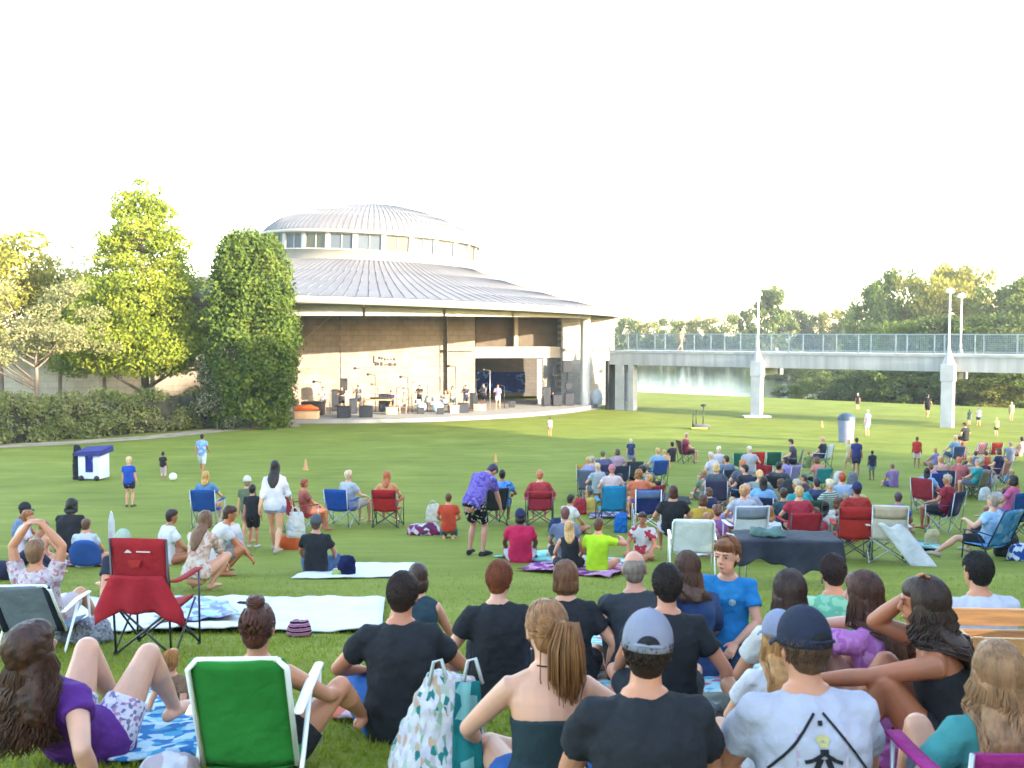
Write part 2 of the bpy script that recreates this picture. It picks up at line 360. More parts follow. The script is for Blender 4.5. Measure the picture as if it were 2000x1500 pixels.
# horizontal joint course on piers
mb=MB(); mb.seg(L(X(875,78.4,5),78.35,4.75),L(X(927,78.7,5),78.75,4.75),.12,.22); mb.seg(L(X(1098,79.9,5),80.02,4.72),L(X(1198,82.6,5),82.8,4.72),.12,.20)
mb.build('string_course',noisy('course',(.20,.18,.17),.9,2,.1,.1),pav,smooth=False)
mb=MB(); mb.rev([(19.2,-.3),(19.2,8.1)],48,rad(95),rad(250)); mb.build('outer_wall',S_LIME,pav,smooth=False)
# diagonal pipe brace at left wall
mb=MB(); mb.tube([L(X(588,75.3,4),74.6,Zy(672,75)),L(X(650,76,4),75.5,Zy(618,76))],.05); mb.tube([L(X(874,78.2,4),78.3,.3),L(X(874,78.2,4),78.3,7.9)],.035); mb.build('pipe',noisy('pipe_paint',(.30,.26,.22),.7,3,.1,0),pav)
# letter-like dark marks on the stage wall
wx=X(752,77.3,3); mb=MB(); k=(X(1,77.3,3)-X(0,77.3,3))
def mark(px,py,w,h):
    x=X(px,77.2,3); yy=76.25+(x-xa)/(X(874,79,3)-xa)*2.75-.04
    mb.box(L(x,yy,Zy(py,77.2)),(w/2*k,.03,h/2*k))
for a in ((731,702,2.2,14),(735,708,7,2),(741,699,4,5),(746,700,4,4),(751.5,702,3,5),(757,702,4,2),(763,702,4,2),(769,702,3.5,5),
          (734,711,3,6),(738.5,711,4,6),(745,711,5,7),(752,712.5,2,3),(756,712.5,3,2),(761,712,6,6),(766.5,713,2.5,2),(770.5,712,5,5)): mark(*a)
mb.build('wall_lettering',noisy('dark_letters',(.06,.045,.035),.6,3,.1,0),pav,smooth=False)
# long limestone garden wall on the left
gw=wallseg('garden_wall',(-62,66),(-26.8,73.9),-.2,6.3,.6,S_LIME,None); tag(gw,'long pale limestone wall running behind the hedge and the trees','wall')
# edge strip (worn earth path) between lawn and planting
def strip(name,pts,w,m,dz,label=None,cat=None):
    vs=[]; 
    for i,p in enumerate(pts):
        t=(V(pts[min(i+1,len(pts)-1)])-V(pts[max(i-1,0)])).normalized(); n_=V((-t.y,t.x))
        for s_ in(-1,-.33,.33,1):
            q_=V(p)+n_*w/2*s_; vs.append(G(q_.x,q_.y,dz))
    fs=[(i*4+j,i*4+j+1,i*4+j+5,i*4+j+4) for i in range(len(pts)-1) for j in range(3)]
    mb=MB(); mb.add(vs,fs); o=mb.build(name,m,smooth=True); return tag(o,label,cat,kind='structure')
EARTH=noisy('earth',(.26,.19,.12),.95,1.5,.3,.5,14,.02,col2=(.36,.29,.2))
strip('dirt_path',[(X(px,d),d) for px,d in ((-60,48.5),(120,51),(300,55),(430,60),(520,63),(585,63.5))],2.2,EARTH,.02,'worn brown earth edge between the lawn and the hedge','path')
pp=[]
for i in range(24):
    a=rad(-45+115*i/23); pp.append((PC[0]+21.3*math.sin(a),PC[1]-21.3*math.cos(a)))
strip('stage_apron',pp,.55,noisy('apron',(.27,.25,.19),.95,1.2,.15,.3,14,.02),.03,'pale paved apron curving along the front of the stage','path')
# ================================================================ footbridge
B0=V((8.6,78.2)); B1=V((42,54.6)); bd=(B1-B0).normalized(); bn=V((-bd.y,bd.x)); BL=(B1-B0).length
br=empty('footbridge',(B0.x,B0.y,0),math.atan2(bd.y,bd.x),'long grey concrete footbridge with a wire mesh railing crossing the lawn','bridge')
BW=1.6; BT=4.72
BCON=noisy('bridge_concrete',(.30,.29,.285),.9,.6,.22,.4,9,.02,stretch=(3,1,.3))
mb=MB(); mb.box((BL/2,0,BT-.09),(BL/2,BW,.09)); mb.build('deck',CONC,br,smooth=False)
mb=MB(); 
for s_ in(-1,1): mb.box((BL/2,s_*(BW-.18),BT-.66),(BL/2,.14,.46))
mb.box((BL/2,0,BT-.9),(BL/2,BW-.33,.2)); mb.build('girder',BCON,br,smooth=False)
RAILM=noisy('galvanised',(.24,.28,.30),.5,4,.1,0,metal=.2)
for s_ in(-1,1):
    y=s_*(BW-.08); mb=MB(); z0=BT; z1=BT+1.28
    mb.box((BL/2,y,z1),(BL/2,.03,.025)); mb.box((BL/2,y,z0+.12),(BL/2,.02,.02))
    n_=int(BL/2.35)
    for i in range(n_+1): mb.box((i*BL/n_,y,(z0+z1)/2),(.035,.035,.64))
    mb.build('railing',RAILM,br,smooth=False)
    mb=MB(); k_=int(BL/.13)
    for i in range(k_): x=i*BL/k_; mb.add([(x,y,z0+.12),(x+.018,y,z0+.12),(x+.018,y,z1),(x,y,z1),(x,y+.018,z0+.12),(x,y+.018,z1)],[(0,1,2,3),(0,4,5,3)])
    for j in range(9): z=z0+.12+1.16*(j+.5)/9; mb.add([(0,y,z),(BL,y,z),(BL,y,z+.016),(0,y,z+.016),(0,y+.016,z),(BL,y+.016,z)],[(0,1,2,3),(0,1,5,4)])
    mb.build('wire_mesh',noisy('wire',(.16,.21,.24),.5,4,.1,0,metal=.3),br,smooth=False)
def bpos(t): p=B0+bd*t; return p
def lb(t): return t
piers=[(12.3,1),(25.0,1)]
for t,_ in piers:
    p=bpos(t); g=float(gz(p.x,p.y))
    for s_ in (-1,1):
        mb=MB(); y=s_*(BW+.25)
        if s_<0: mb.box((t,y,(g+3.0)/2-.1),(.36,.34,(3.0-g)/2+.1))
        mb.box((t,y,3.0+.55),(.42,.36,.55)); mb.loft([(t,y,4.1),(t,y,4.7),(t,y,5.0)],[.42,.2,.13],[.36,.18,.12],right=(1,0,0),n=4)
        mb.build('pier',noisy('pier_concrete',(.36,.355,.36),.85,1.5,.12,.2,12),br,smooth=False,bevel=.02)
    mb=MB(); mb.box((t,0,3.3),(.28,BW+.2,.25)); mb.build('cross_beam',BCON,br,smooth=False)
# white footing slab under first pier
p=bpos(12.3); g=float(gz(p.x-.9,p.y-1.2)); mb=MB(); mb.box((0,0,0),(.95,.42,.07)); o=mb.build('footing',WHITE,br,smooth=False,bevel=.02); o.location=(12.3,-1.9,g+.1); o.rotation_euler=(0,0,-math.atan2(bd.y,bd.x))
mb=MB(); mb.box((.9,-1.2,1.5),(.38,.35,2.1)); mb.box((1.9,-1.2,1.5),(.22,.35,2.1)); mb.box((1.35,-1.0,1.9),(.33,.1,1.1)); mb.build('abutment',noisy('pale_concrete',(.33,.32,.31),.9,1.5,.12,.2,12),br,smooth=False)
mb=MB(); mb.box((-.15,0,1.7),(.12,1.7,2.2)); mb.build('doorway',DARK,br,smooth=False)
# lamps standing on the piers
LAMPW=noisy('lamp_white',(.78,.77,.72),.4,3,.04,0)
def lamp(p,z0,h,label):
    r=empty('street_lamp',(p.x,p.y,z0),0,label,'street lamp','white lamps along the footbridge')
    mb=MB(); mb.tube([(0,0,0),(0,0,.5),(0,0,h)],[.10,.06,.045],n=10); mb.build('pole',LAMPW,r)
    mb=MB(); mb.rev([(.05,h),(.24,h+.06),(.27,h+.16),(.2,h+.3),(.04,h+.36)],18); mb.build('lamp_head',LAMPW,r)
for t,s_,h,lbl in ((12.3,-1,3.7,'white lamp pole on the bridge pier nearest the stage'),(25.0,1,3.4,'thinner white lamp pole on the far side of the right bridge pier'),(25.0,-1,3.6,'white lamp pole on the near side of the right bridge pier')):
    p=bpos(t)+bn*s_*(BW+.25); lamp(p,5.0,h,lbl)
# distant mast
d=300; x=X(1316,d); mb=MB(); mb.tube([(0,0,0),(0,0,Zy(566,d)-0)],[.45,.22],n=6)
for i in range(5): z=Zy(566,d)-1.5-i*1.6; mb.box((0,0,z),(.8,.1,.25))
tag(mb.build('radio_mast',noisy('mast',(.5,.52,.55),.6,1,.1,0),loc=(x,d,0)),'thin grey mast rising above the treeline far beyond the lake','mast')
# ================================================================ trees
def leafmat(name,c1,c2,c3,tr=.35):
    m=bpy.data.materials.new(name); m.use_nodes=True; nt=m.node_tree; nt.nodes.clear()
    out=node(nt,'ShaderNodeOutputMaterial'); df=node(nt,'ShaderNodeBsdfDiffuse'); tl=node(nt,'ShaderNodeBsdfTranslucent'); mx=node(nt,'ShaderNodeMixShader'); mx.inputs[0].default_value=tr
    co=coords(nt,'Object'); n=node(nt,'ShaderNodeTexNoise'); n.inputs['Scale'].default_value=.55; n.inputs['Detail'].default_value=12; n.inputs['Roughness'].default_value=.82; nt.links.new(co,n.inputs[0])
    c=ramp(nt,n.outputs[0],[(.32,c1),(.5,c2),(.68,c3)])
    nt.links.new(c,df.inputs[0]); nt.links.new(c,tl.inputs[0]); nt.links.new(df.outputs[0],mx.inputs[1]); nt.links.new(tl.outputs[0],mx.inputs[2]); nt.links.new(mx.outputs[0],out.inputs[0])
    return m
BARK=noisy('bark',(.16,.12,.09),.95,6,.35,.8,18,.04,stretch=(1,1,.25))
def leafcloud(cent,rads,n,size,flat=1.0,shell=.6,aspect=1.6,rng=None):
    """n leaf quads spread over clump ellipsoids; returns verts, quads"""
    rng=rng or np.random
    cent=np.array(cent); rads=np.array(rads)
    if rads.ndim==1: rads=np.stack([rads,rads,rads*flat],-1)
    w=(rads[:,0]*rads[:,1]*rads[:,2])**(2/3); w/=w.sum()
    k=rng.choice(len(cent),n,p=w)
    d=rng.normal(size=(n,3)); d/=np.linalg.norm(d,axis=1)[:,None]
    r=(shell+(1-shell)*rng.random(n))**1.0*np.where(rng.random(n)<.14,1.28,1)
    p=cent[k]+d*rads[k]*r[:,None]
    nr=d*.6+rng.normal(size=(n,3))*.6; nr/=np.linalg.norm(nr,axis=1)[:,None]
    t=np.cross(nr,rng.normal(size=(n,3))); t/=np.linalg.norm(t,axis=1)[:,None]; u=np.cross(nr,t)
    s=size*(.6+.8*rng.random(n))[:,None]; a=t*s*aspect*.5; b=u*s*.5
    v=np.stack([p-a,p-b*.9+a*.1,p+a,p+b*.9+a*.1],1).reshape(-1,3)
    return v,np.arange(4*n).reshape(-1,4)
def tree(name,px,d,label,cents,rads,nleaf,size,lm,trunk,group=None,cat='tree',limbs=6,flat=1.0,base=None,shell=.6,tr=.22):
    x=X(px,d) if px is not None else base[0]; g=G(x,d); r=empty(name,g,0,label,cat,group)
    v,q_=leafcloud(cents,rads,nleaf,size,flat,shell); npmesh('crown',v,q_,lm,r)
    if trunk:
        H=trunk; mb=MB(); top=V((random.uniform(-.2,.2),0,H)); mb.tube([(0,0,-.3),(0,0,.4),top*.55+V((.05,0,0)),top],[tr*1.5,tr,tr*.75,tr*.35],n=10)
        for i in np.random.choice(len(cents),min(limbs,len(cents)),replace=False):
            c=V(cents[i]); st=V((0,0,max(.9,min(H*.9,c.z-.6*math.hypot(c.x,c.y)-.3)))); mid=(st+c)/2+V((0,0,-.15)); mb.tube([st,mid,c],[tr*.4,tr*.25,tr*.1],n=6)
        mb.build('trunk',BARK,r)
    return r
rs=np.random.RandomState(3)
# T1 central bald cypress, layered
L_CY=leafmat('cypress_leaf',(.09,.13,.017),(.20,.24,.03),(.36,.34,.05),.42)
cs=[];rd=[]
def ringclumps(z,R,n,r,fl=.55,j=.25):
    for i in range(n):
        a=2*PI*(i+rs.rand())/n; q=R*(.55+.45*rs.rand()); cs.append((q*math.cos(a),q*math.sin(a),z+rs.normal()*j)); rr=r*(.7+.6*rs.rand()); rd.append((rr,rr,rr*fl))
for z,R,n,r in ((4.4,3.2,10,1.2),(5.1,4.2,16,1.25),(6.1,4.4,16,1.3),(7.1,4.3,15,1.3),(8.1,3.9,14,1.25),(9.1,3.5,12,1.2),(10.0,3.0,10,1.15),(11.0,2.6,9,1.15),(12.0,2.4,9,1.1),(13.0,2.2,9,1.05),(13.9,1.9,8,.95),(14.7,1.4,6,.8),(15.4,.8,4,.65),(15.9,.3,2,.5)): ringclumps(z-.3,R,n,r)
tree('cypress_tree',285,64,'tall yellow-green conical tree with a bare short trunk rising behind the hedge',cs,rd,64000,.135,L_CY,14,limbs=22,tr=.28)
# T2 dense oval holly
L_HO=leafmat('holly_leaf',(.028,.052,.012),(.07,.105,.020),(.19,.21,.04),.25)
cs=[];rd=[]
for i in range(250):
    z=.3+11.3*rs.rand()**.9; t=z/12; R=3.0*(.80+.2*min(1,t/.3))*(1 if t<.6 else math.sqrt(max(.02,1-((t-.6)/.42)**2.2)))*.86; 
    a=rs.rand()*2*PI; q_=rs.uniform(.8,1) if z<6.5 else rs.uniform(.15,1)**.6; cs.append((R*math.cos(a)*q_,R*math.sin(a)*q_,z+(.9*(1-q_) if z>9 else 0))); rd.append((.75,.75,.85))
h=tree('holly_tree',494,62,'dense dark green column-shaped tree standing left of the stage',cs+[(rs.uniform(-1.4,1.4),rs.uniform(-1.4,1.4),rs.uniform(.8,10)) for _ in range(70)],rd+[(.9,.9,.9)]*70,70000,.15,L_HO,10,limbs=10,tr=.2,shell=.5)
# T3 pale olive sparse tree at left, T4 yellow tree far left, T5 between
L_OL=leafmat('olive_leaf',(.14,.155,.06),(.24,.23,.10),(.38,.33,.16),.4)
cs=[(rs.uniform(-5.6,3.6),rs.uniform(-2,2),rs.uniform(4.4,9.0)) for i in range(46)]; rd=[(1.1,1,.5) for _ in cs]
t3=tree('olive_tree',72,57,'airy grey-green tree with a leaning bare branch at the left edge',cs,rd,15000,.105,L_OL,6,limbs=18,tr=.14)
mb=MB(); mb.tube([(X(-40,57)-X(72,57),0,Zy(765,57)),(X(10,57)-X(72,57),0,Zy(705,57)),(X(40,57)-X(72,57),0,Zy(672,57)),(X(75,57)-X(72,57),0,Zy(640,57))],[.13,.11,.09,.06]); mb.build('leaning_branch',BARK,t3)
L_YE=leafmat('yellow_leaf',(.14,.15,.03),(.25,.24,.05),(.38,.33,.09),.4)
cs=[(rs.uniform(-3.2,3.6),rs.uniform(-2,2),rs.uniform(5.5,12.6)) for i in range(40)]; rd=[(1.2,1.2,.9) for _ in cs]
tree('yellow_tree',5,68,'tall golden leafy tree cut by the left edge of the photo',cs,rd,14000,.18,L_YE,9,limbs=12,tr=.2)
cs=[(rs.uniform(-2.6,2.6),rs.uniform(-2,2),rs.uniform(4.5,10)) for i in range(34)]; rd=[(1.1,1.1,.8) for _ in cs]
tree('yellow_tree',118,70,'smaller golden tree between the olive tree and the cypress',cs,rd,9000,.18,L_YE,7,limbs=10,tr=.16)
cs=[(rs.uniform(-2.6,2.6),rs.uniform(-2,2),rs.uniform(3.5,9.2)) for i in range(34)]; rd=[(1.1,1.1,.8) for _ in cs]
tree('young_tree',205,68,'slim yellow-green tree crowding the left side of the tall cypress',cs,rd,11000,.17,L_CY,7,limbs=10,tr=.16)
L_PA=leafmat('hazed_leaf',(.42,.43,.40),(.5,.5,.47),(.6,.6,.56),.4)  # distance haze is put into these pale leaf colours
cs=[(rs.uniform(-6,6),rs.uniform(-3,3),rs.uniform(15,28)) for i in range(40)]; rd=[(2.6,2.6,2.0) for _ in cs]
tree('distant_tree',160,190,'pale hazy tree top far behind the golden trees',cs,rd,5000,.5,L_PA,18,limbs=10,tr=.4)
# hedge
L_HE=leafmat('hedge_leaf',(.085,.105,.032),(.17,.19,.06),(.34,.27,.15),.35)
HP=[(X(px,d),d,hh) for px,d,hh in ((-90,49,2.9),(0,51,3.0),(110,53.5,2.9),(220,56.5,2.85),(330,60,2.75),(432,63.5,2.6))]
cs=[];rd=[]
for i in range(230):
    t=rs.rand()*(len(HP)-1.001); k=int(t); f=t-k; a,b2=HP[k],HP[k+1]; x=a[0]+(b2[0]-a[0])*f; y=a[1]+(b2[1]-a[1])*f; hh=a[2]+(b2[2]-a[2])*f
    z=rs.uniform(.25,hh-.45); cs.append((x-HP[0][0]+rs.uniform(-.4,.4),y+rs.uniform(-.2,1.6)-(.4 if z<1.2 else 0),z)); rd.append((.85,.7,.5))
hg=empty('hedge',(HP[0][0],0,0),0,'long clipped hedge of dull green and brownish leaves below the stone wall','hedge')
v,q_=leafcloud(cs,rd,70000,.12,shell=.55); npmesh('foliage',v,q_,L_HE,hg)
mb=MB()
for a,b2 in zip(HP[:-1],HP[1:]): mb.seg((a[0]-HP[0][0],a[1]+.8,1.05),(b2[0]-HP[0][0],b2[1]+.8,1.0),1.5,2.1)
mb.build('dark_core',noisy('dark_core_fill',(.035,.035,.02),1,2,.5,0),hg)  # solid core added to block see-through; inner shade is in its dark colour
# flowering shrub at the foot of the oval tree
L_FL=pattern('flower_leaf',[(.05,.08,.02),(.08,.11,.03),(.10,.12,.04),(.42,.36,.26)],14,bump=.1)
cs=[(rs.uniform(-.9,.9),rs.uniform(-.5,.5),rs.uniform(.4,5.2)) for i in range(26)]; rd=[(.55,.5,.6) for _ in cs]
tree('flowering_shrub',425,60.5,'tall thin shrub dotted with pale blossoms left of the oval tree',cs,rd,6500,.12,L_FL,3.5,cat='shrub',limbs=6,tr=.06)
# right bank trees and far treeline ------------------------------------------------
L_G1=leafmat('bank_leaf',(.065,.09,.022),(.12,.155,.038),(.23,.24,.06),.35); L_G2=leafmat('bank_leaf_yellow',(.12,.13,.028),(.23,.22,.045),(.40,.34,.08),.4); L_G3=leafmat('bank_leaf_dark',(.04,.06,.024),(.08,.105,.038),(.15,.17,.055),.3)
protos=[]
def proto(seed,kind):
    r_=np.random.RandomState(seed); cs=[]; rd=[]
    for i in range(60):
        z=r_.uniform(.06,.93); R=.46*math.sqrt(max(.03,1-((z-.5)/.5)**2)) if kind==0 else .36*(1-.75*z)+.05
        a=r_.rand()*2*PI; q=R*math.sqrt(r_.rand())*.9; cs.append((q*math.cos(a),q*math.sin(a),z)); k=.11 if kind==0 else .075; rd.append((k,k,k*.8))
    return leafcloud(cs,rd,7500,.024,rng=r_,shell=.45)
PR=[proto(11,0),proto(12,0),proto(13,1),proto(14,0)]
_pm={}
def far_tree(px,d,ytop,wpx,kind,lm,label,name='lakeside_tree',group='trees beyond the lake and the bridge',base=None,big=1):
    x=X(px,d,0) if base is None else base; z0=float(gz(x,d)); H=Zy(ytop,d)-z0 if ytop is not None else big; W=wpx/F*d
    key=(kind,lm.name)
    r=empty(name,(x,d,z0),random.uniform(0,6),label,'tree',group)
    if key not in _pm:
        v,q_=PR[kind]; c=npmesh('crown',v,q_,lm,r); mb=MB(); mb.tube([(0,0,-.05),(0,0,.25),(.01,0,.6)],[.022,.016,.006],n=8)
        for i in range(7): a=i*2.4; mb.tube([(0,0,.2+.05*i),(.2*math.cos(a),.2*math.sin(a),.35+.06*i)],[.008,.003],n=5)
        t=mb.build('trunk',BARK,r); _pm[key]=(c.data,t.data)
    else:
        for nm,dt in zip(('crown','trunk'),_pm[key]): o=bpy.data.objects.new(nm,dt); link(o,r)
    sx=W/.92*1.45; r.scale=(sx,sx,H/.96); return r
FT=[ # px,d,ytop,w,kind,mat,label
(1225,228,622,50,0,L_G1,'small round green tree at the left end of the far shore'),(1262,232,628,46,1,L_G2,'low yellowish tree second along the far shore'),
(1300,229,624,52,3,L_G1,'green tree on the far shore left of the grey mast'),(1338,233,627,50,0,L_G2,'yellow-green tree on the far shore behind the person on the bridge'),
(1378,230,620,56,1,L_G2,'bright yellowish tree on the far shore right of the person on the bridge'),(1420,226,616,60,3,L_G1,'rounded green tree left of the pointed tree on the far shore'),
(1458,218,600,58,2,L_G3,'dark narrow tree on the left flank of the pointed tree'),(1508,205,556,105,2,L_G1,'tall pointed green tree behind the lamp nearest the stage'),
(1545,222,606,60,0,L_G3,'dark round tree at the right foot of the pointed tree'),(1585,226,612,58,1,L_G1,'low green tree midway between the pointed tree and the tall grove'),
(1625,224,608,64,3,L_G2,'yellow-topped low tree left of the tall grove'),(1662,215,604,60,0,L_G1,'green tree touching the left edge of the tall grove'),
(1712,160,556,90,0,L_G1,'grove tree with a pale top, first on the left'),(1752,150,532,100,3,L_G1,'tall dark green grove tree, second from the left'),
(1800,148,545,110,1,L_G2,'broad yellow-green grove tree left of the twin lamps'),(1850,155,524,110,0,L_G2,'highest golden tree of the grove behind the twin lamps'),
(1905,150,528,110,3,L_G2,'golden grove tree just right of the twin lamps'),(1955,140,560,110,1,L_G1,'shorter green grove tree near the right edge'),
(2010,138,545,120,0,L_G1,'green tree cut by the right edge of the photo'),(1690,118,640,80,3,L_G3,'dark green tree at the water edge right of the lake'),
(1760,112,628,110,1,L_G1,'bushy green tree behind the railing left of the twin lamps'),(1830,108,622,110,0,L_G3,'dark bushy tree right behind the twin lamp pier'),
(1895,106,634,110,3,L_G1,'bushy green tree behind the railing right of the twin lamps'),(1965,104,615,120,1,L_G3,'dark leafy tree behind the bridge at the right edge')]
for a in FT: far_tree(*a)
BT_=[(1655,100,738,70,0,L_G3,'small dark waterside bush where the lake meets the lawn'),(1700,97,722,90,1,L_G3,'dark waterside bush under the bridge, second from the lake'),(1752,95,716,100,3,L_G1,'green bush under the bridge left of the right pier'),
(1805,94,712,100,0,L_G3,'dark bush just left of the right bridge pier'),(1868,92,716,100,1,L_G1,'green bush just right of the right bridge pier'),(1930,90,712,110,3,L_G2,'yellowish bush under the bridge near the right edge'),(1995,88,708,120,0,L_G1,'green bush under the bridge at the right edge')]
BT_+=[(1540,112,752,60,3,L_G3,'low dark reeds-like bush in the water bay, left end of the bank'),(1578,108,742,60,0,L_G1,'low green bush on the bank of the water bay'),(1615,104,738,64,1,L_G3,'dark low bush where the water narrows'),(1560,150,706,90,0,L_G3,'dark bush on the far side of the water bay'),(1620,140,700,100,3,L_G1,'green bush on the far side of the water bay')]  # bushes added to stand in for the dark tree reflection on the water
for a in BT_: far_tree(*a,name='bush',group='bushes between the bridge and the lake')
for o in scene.objects:
    if o.name.startswith('bush') and o.get('category'): o['category']='bush'
# low far shore scrub
cs=[(rs.uniform(-40,40)+x0,rs.uniform(-3,6),rs.uniform(.3,4.0)) for x0 in (10,70) for i in range(110)]; rd=[(3.2,2,1.5) for _ in cs]
sc_=empty('undergrowth',(30,240,-.6),0,'low green scrub lining the far shore of the lake','undergrowth'); sc_['kind']='stuff'
v,q_=leafcloud(cs,rd,16000,.6); npmesh('leaves',v,q_,L_G1,sc_)
# trees on the sunny side, right of the view: their long shadows cover the lawn
u_s=V((.6018,.7986)); u_t=V((.7986,-.6018))
k=0
for s_ in np.arange(-16,41.5,5.2):
    for row in (0,1):
        t_=(24-.36*s_ if s_<34 else 7)+row*5; p=u_s*(s_+row*2.6)+u_t*t_
        if abs(p.x)<.56*p.y+5 and p.y>0: p=u_s*(s_+row*2.6)+u_t*(t_+6)
        k+=1; Hh=16.5 if row else 15.0
        far_tree(0,p.y,None,8.8*F/max(p.y,1)*(p.y/1) if 0 else 1,(0,1,3)[k%3],(L_G1,L_G3)[k%2],'tall leafy tree of the row shading the lawn, right of the view',name='shade_tree',group='row of shade trees right of the lawn',base=p.x,big=Hh).scale=(11,11,Hh)
# ================================================================ people
def ik(a,c,l1,l2,pole):
    a=V(a); c=V(c); d=c-a; L=d.length
    if L>(l1+l2)*.999: c=a+d*((l1+l2)*.999/L); d=c-a; L=d.length
    if L<abs(l1-l2)+.02: L=abs(l1-l2)+.02
    dn=d.normalized(); x=(l1*l1-l2*l2+L*L)/(2*L); h=math.sqrt(max(0,l1*l1-x*x))
    p=V(pole); p=p-dn*p.dot(dn)
    if p.length<1e-4: p=dn.orthogonal()
    return a+dn*x+p.normalized()*h,c
POSES={
 'knees':dict(P=(0,0,.10),u=(0,.10,1),an=(.13,.56,.07),lp=(.15,.2,1),wr=(.10,.50,.33),ap=(.8,-.2,-.5)),
 'cross':dict(P=(0,0,.10),u=(0,.12,1),an=(-.16,.34,.06),lp=(1,.5,.25),wr=(.17,.36,.16),ap=(.8,-.4,-.3)),
 'crossL':dict(P=(0,0,.10),u=(0,-.02,1),an=(-.16,.34,.06),lp=(1,.5,.25),wr=(.22,.30,.14),ap=(.9,-.4,-.2)),
 'back':dict(P=(0,0,.10),u=(0,-.38,1),an=(.12,.72,.06),lp=(.1,0,1),wr=(.27,-.42,.03),ap=(.6,-1,0)),
 'chair':dict(P=(0,0,.50),u=(0,-.20,1),an=(.14,.42,.08),lp=(.1,.4,1),wr=(.25,.24,.66),ap=(.7,-.4,-.6)),
 'chairlap':dict(P=(0,0,.50),u=(0,-.14,1),an=(.12,.44,.08),lp=(.1,.4,1),wr=(.10,.30,.62),ap=(.8,-.4,-.4)),
 'stand':dict(P=(0,0,.93),u=(0,.02,1),an=(.10,0,.08),lp=(0,1,0),wr=(.25,.06,.80),ap=(.3,-1,0)),
 'walk':dict(P=(0,0,.91),u=(0,.06,1),an=(.09,(.26,-.30),(.08,.14)),lp=(0,1,0),wr=(.24,(-.18,.26),(.84,.92)),ap=(.2,-1,0)),
 'bend':dict(P=(0,-.08,.90),u=(.35,.75,.75),an=(.13,0,.08),lp=(0,1,0),wr=(.20,.62,.62),ap=(.3,-.5,.3)),
 'crouch':dict(P=(0,0,.26),u=(0,.35,1),an=(.13,.12,.08),lp=(.3,.9,.6),wr=(.14,.50,.25),ap=(.6,-.4,-.4)),
 'kneel':dict(P=(0,0,.28),u=(0,.04,1),an=(.10,-.10,.05),lp=(.1,1,-.15),wr=(.12,.26,.36),ap=(.9,-.4,-.3)),
 'lie':dict(P=(0,0,.11),u=(0,-1,.42),an=(.12,.62,.07),lp=(.1,0,1),wr=(.30,-.30,.06),ap=(.8,-.3,0)),
 'play':dict(P=(0,0,.93),u=(0,.05,1),an=(.13,.05,.08),lp=(0,1,0),wr=((.02,.10),(.30,.26),(1.12,1.28)),ap=(.9,-.5,-.4)),
 'sitplay':dict(P=(0,0,.58),u=(0,.05,1),an=(.20,.36,.08),lp=(.3,.6,1),wr=((.12,.2),(.36,.36),(.84,.90)),ap=(.9,-.4,-.4)),
 'headhands':dict(P=(0,0,.36),u=(0,-.35,1),an=(.14,.70,.08),lp=(.1,.3,1),wr=(.07,-.16,1.13),ap=(1,.25,.35)),
 'hugknees':dict(P=(0,0,.10),u=(0,.20,1),an=(.10,.48,.07),lp=(.1,.1,1),wr=(.06,.58,.42),ap=(1,-.1,.1)),
}
def pick(v,i): return v[i] if hasattr(v,'__len__') else v
class Fig: pass
def figure(pose,**kw):
    p=dict(POSES[pose]); p.update({k:v for k,v in kw.items() if k in p or k in('anL','anR','wrL','wrR','apL','apR','lpL','lpR','look','headup','slouch','sh')})
    f=Fig(); f.w=kw.get('w',1.0); f.hip=kw.get('hip',1.0); f.P=V(p['P']); f.u=V(p['u']).normalized()
    sy=kw.get('twist',0); f.r=V((1,0,0)); 
    if sy: f.r=Matrix.Rotation(sy,3,'Z')@f.r
    f.r=(f.r-f.u*f.r.dot(f.u)).normalized(); f.f=f.u.cross(f.r)
    sl=p.get('slouch',.035); f.sl=sl; sh=p.get('sh',1.0)*kw.get('shoulder',1.0)
    # spine points bowed backward, upper part leaning forward
    f.S=lambda t: f.P+f.u*t-f.f*(sl*math.sin(max(0,min(1,t/.52))*PI))
    f.neck=f.S(.52); hu=V(p.get('headup',(f.u*.5+V((0,.06,.6)))));f.hu=hu.normalized()
    f.look=V(kw.get('look',(0,1,-.05))); f.look=(f.look-f.hu*f.look.dot(f.hu)).normalized(); f.hr=f.look.cross(f.hu).normalized()
    f.hc=f.neck+f.hu*.158+f.look*.02; f.HR=Matrix((f.hr,f.look,f.hu)).transposed()
    f.sh=[];f.el=[];f.wr=[];f.hp=[];f.kn=[];f.an=[];f.toe=[]
    for i,s in enumerate((-1,1)):
        q=lambda key: p.get(key+('L' if s<0 else 'R'),p[key]) 
        def vec(key):
            v=q(key); own=(key+('L' if s<0 else 'R')) in p
            x=pick(v[0],i); return V((x if own else s*x,pick(v[1],i),pick(v[2],i)))
        sh_=f.S(.443)+f.r*(s*.168*f.w**.5*sh)+V((0,0,.0)); hp_=f.P+V((s*.092*f.hip,.0,-.02))
        wr=vec('wr'); ap=vec('ap'); an=vec('an'); lp=vec('lp')
        e,w_=ik(sh_,wr,.285,.255,ap); k_,a_=ik(hp_,an,.43,.42,lp)
        f.sh.append(sh_);f.el.append(e);f.wr.append(w_);f.hp.append(hp_);f.kn.append(k_);f.an.append(a_)
        td=V((s*.25,1,0)); 
        if pose=='kneel': td=V((0,-1,-.25))
        elif pose in('cross','crossL'): td=V((-s*.9,.5,-.05))
        elif pose in('back','lie','knees') : td=V((s*.25,1,.05))
        f.toe.append(a_+td.normalized()*.16+V((0,0,-.045 if a_.z<.2 or pose!='kneel' else 0)))
    f.pose=pose; return f
